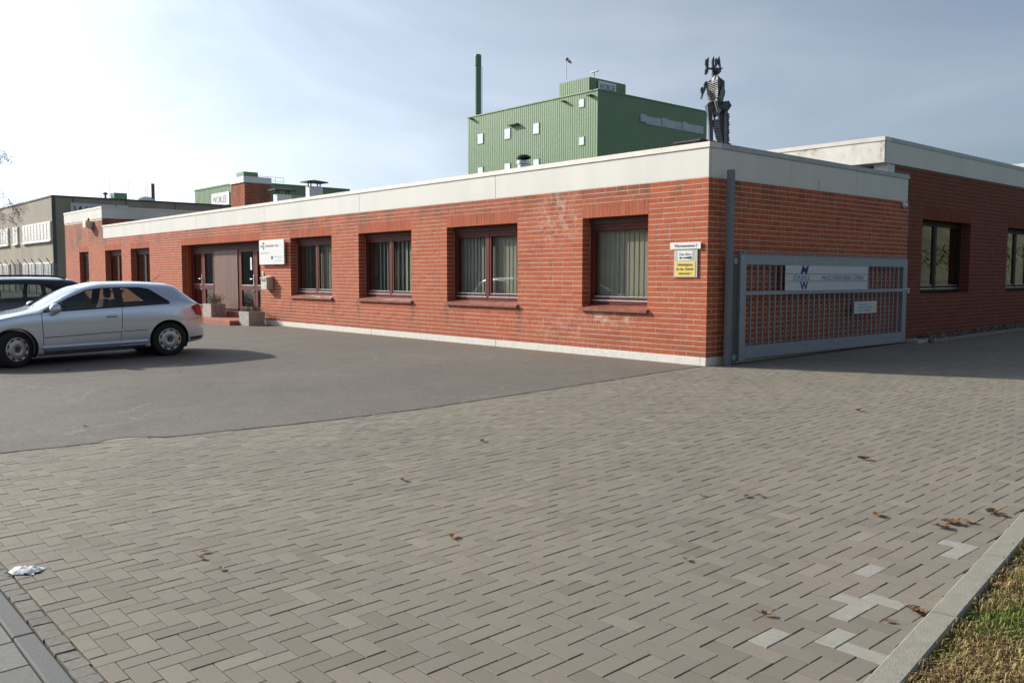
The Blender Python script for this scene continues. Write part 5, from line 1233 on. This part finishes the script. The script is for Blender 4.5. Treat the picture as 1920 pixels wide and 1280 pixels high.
# ------------------------------------------------------------------ fallen leaves and litter
LEAF = [(757, 902, .07, 'dark curled leaf lying alone in the middle of the paving'), (850, 1008, .085, 'curled oak leaf lying on the open paving near the dark leaf'), (385, 1036, .05, 'small pale leaf of the pair near the crumpled litter'), (378, 1048, .055, 'pale leaf of the pair near the crumpled litter'), (415, 1068, .05, 'flat tan leaf beside the pale leaf pair'),
        (1400, 932, .06, 'reddish leaf of the pair on the open paving'), (1425, 931, .06, 'folded leaf of the pair on the open paving'), (1645, 967, .09, 'dark broken leaf on the paving before the leaf pile'), (1785, 982, .13, 'largest dark leaf in the small leaf pile by the kerb'), (1768, 990, .10, 'tan leaf at the edge of the leaf pile by the kerb'), (1815, 980, .08, 'small dark leaf behind the leaf pile'),
        (1860, 962, .11, 'orange brown leaf close to the kerb beyond the pile'), (1880, 968, .07, 'narrow leaf touching the orange brown leaf by the kerb'), (1620, 862, .10, 'light brown leaf far out on the paving'), (1288, 1051, .06, 'small rust coloured leaf alone on the paving'), (1437, 1155, .06, 'round tan leaf near the pale new blocks'), (1715, 1148, .10, 'yellow brown oak leaf against the kerb'), (1728, 1153, .07, 'rust leaf tucked under the yellow brown oak leaf'), (1665, 1167, .05, 'dark twiggy leaf by the pale new blocks'),
        (1610, 771, .09, 'small dark leaf on the paving in front of the gate'), (905, 828, .07, 'tiny dark leaf near the asphalt edge'), (1315, 930, .05, 'small leaf left of the reddish pair'), (128, 694, .10, 'pale crumpled leaf beside the car shadow'), (1700, 735, .06, 'tan leaf scrap on the paving beyond the gate shadow'), (160, 800, .06, 'dark leaf on the asphalt near the paving'), (335, 698, .05, 'small leaf on the sunny asphalt in front of the car')]
for k, (px, py, s_, lab) in enumerate(LEAF):
    g = gpt(px, py); rg = random.Random(k+40); an = rg.uniform(0, 6.28); cu = rg.uniform(.35, .75); mb = MB(); n = 9; i = 0; L = s_*1.05
    up = []
    for j in range(n):
        t_ = j/(n-1); w_ = (math.sin(math.pi*t_)**.7)*.30*(1 + .35*math.sin(j*2.9+k)); up.append((t_-.5, w_))
    for (t_, w_) in up:
        for sd in (-1, 0, 1):
            x, y = t_*L, sd*w_*L; z = .004+cu*L*(abs(sd)*w_*.9+.55*abs(t_)**1.5)*(1 if sd <= 0 else rg.uniform(.5, 1.2))
            mb.v.append((g.x+x*math.cos(an)-y*math.sin(an), g.y+x*math.sin(an)+y*math.cos(an), zg(g.y)+.004+z))
    for j in range(n-1):
        for e in (0, 1): mb.f.append((j*3+e, j*3+3+e, j*3+4+e, j*3+1+e))
    a = Vector(mb.v[1]); d = (Vector(mb.v[1])-Vector(mb.v[4])).normalized(); mb.tube(a, a+d*L*.3+Vector((0, 0, .003)), .0016, .001, 4)
    tag(mb.build('dry_leaf', 'leaf'), lab, 'leaf', 'dry leaves scattered on the ground')
lt = MB(); c = gpt(48, 1072); n = 14
for i in range(n+1):
    for j in range(n+1):
        u, v = i/n-.5, j/n-.5; rr = 1-.25*noise.noise(Vector((u*4, v*4, 5)))
        x = u*.165*rr+v*.02; y = v*.10*rr; z = .006+.022*max(0, 1-(u*2)**2)*max(0, 1-(v*2)**2)+.016*noise.noise(Vector((u*9, v*7, 1)))+.009*noise.noise(Vector((u*21, v*19, 2)))
        lt.v.append((c.x+x*RT[0]-y*RT[1], c.y+x*RT[1]+y*RT[0], zg(c.y)+max(.004, z)))
for i in range(n):
    for j in range(n): lt.f.append((i*(n+1)+j, (i+1)*(n+1)+j, (i+1)*(n+1)+j+1, i*(n+1)+j+1))
tag(lt.build('crumpled_paper', 'paper', smooth=True), 'crumpled white paper litter lying beside the row of setts', 'litter')

# ------------------------------------------------------------------ what the windows mirror, across the street and beyond the drive
hall = thing('street_hall', 'long plain grey hall across the street', 'building', (-60, -42, 0))
MB().box(-320, 5, -60, -42, -1, 6.3).build('wall', 'hall', hall); MB().box(-320.2, 5.2, -60.2, -41.8, 6.3, 6.6).build('roof_trim', 'white', hall)
for k in range(16): MB().box(-112+k*7.2, -108.5+k*7.2, -41.99, -41.93, 1.4, 3.0).build('window', 'pane_grey', hall)
def hedge(name, lab, p0, p1, h, n, seed, rad=2.2):
    rg = random.Random(seed); t_ = thing(name, lab, 'hedge', ((p0[0]+p1[0])/2, (p0[1]+p1[1])/2, 0)); mb = MB(); tk = MB()
    for _ in range(n):
        s_ = rg.random(); hh = h*(.65+.35*noise.noise(Vector((s_*14, seed, 0)))+.25); x = p0[0]+(p1[0]-p0[0])*s_+rg.gauss(0, rad*.5); y = p0[1]+(p1[1]-p0[1])*s_+rg.gauss(0, rad*.5); z = rg.random()**.7*hh
        a = Vector((rg.gauss(0, 1), rg.gauss(0, 1), rg.gauss(0, 1))).normalized()*rg.uniform(.15, .4); b = a.orthogonal().normalized()*rg.uniform(.08, .2); p = Vector((x, y, z)); mb.quad(p-a, p+b, p+a, p-b)
    for k in range(20):
        s_ = (k+.5)/20; x = p0[0]+(p1[0]-p0[0])*s_; y = p0[1]+(p1[1]-p0[1])*s_; tk.tube((x, y, -.4), (x+rg.gauss(0, .3), y+rg.gauss(0, .3), h*.7), .10, .04, 6)
    mb.build('foliage', 'hedge', t_); tk.build('stem', 'bark', t_)
bk = MB(); prof = [(14, -.1), (19, 1.2), (25, 5.6), (31, 8.6), (40, 9.6), (60, 9.8)]; ysb = list(range(-6, 236, 6))
for y0_, y1_ in zip(ysb, ysb[1:]):
    for (xa, za), (xb, zb_) in zip(prof, prof[1:]):
        h_ = lambda x, y, z: z*(1+.16*noise.noise(Vector((x*.08, y*.07, 2))))-.05
        bk.quad((xa, y0_, h_(xa, y0_, za)), (xb, y0_, h_(xb, y0_, zb_)), (xb, y1_, h_(xb, y1_, zb_)), (xa, y1_, h_(xa, y1_, za)))
structure(bk.build('hillside', pmat('dry grassy bank', (.070, .070, .042), .95, var=.5, scale=.35), smooth=True))
hedge('hedge', 'brown green shrubs on the bank beyond the driveway, facing the workshop wall', (19, 4), (26, 220), 5.5, 7000, 3)
hedge('tree_belt', 'dense belt of bushes behind the grey street hall', (-320, -66), (0, -66), 12.5, 16000, 5, 3)
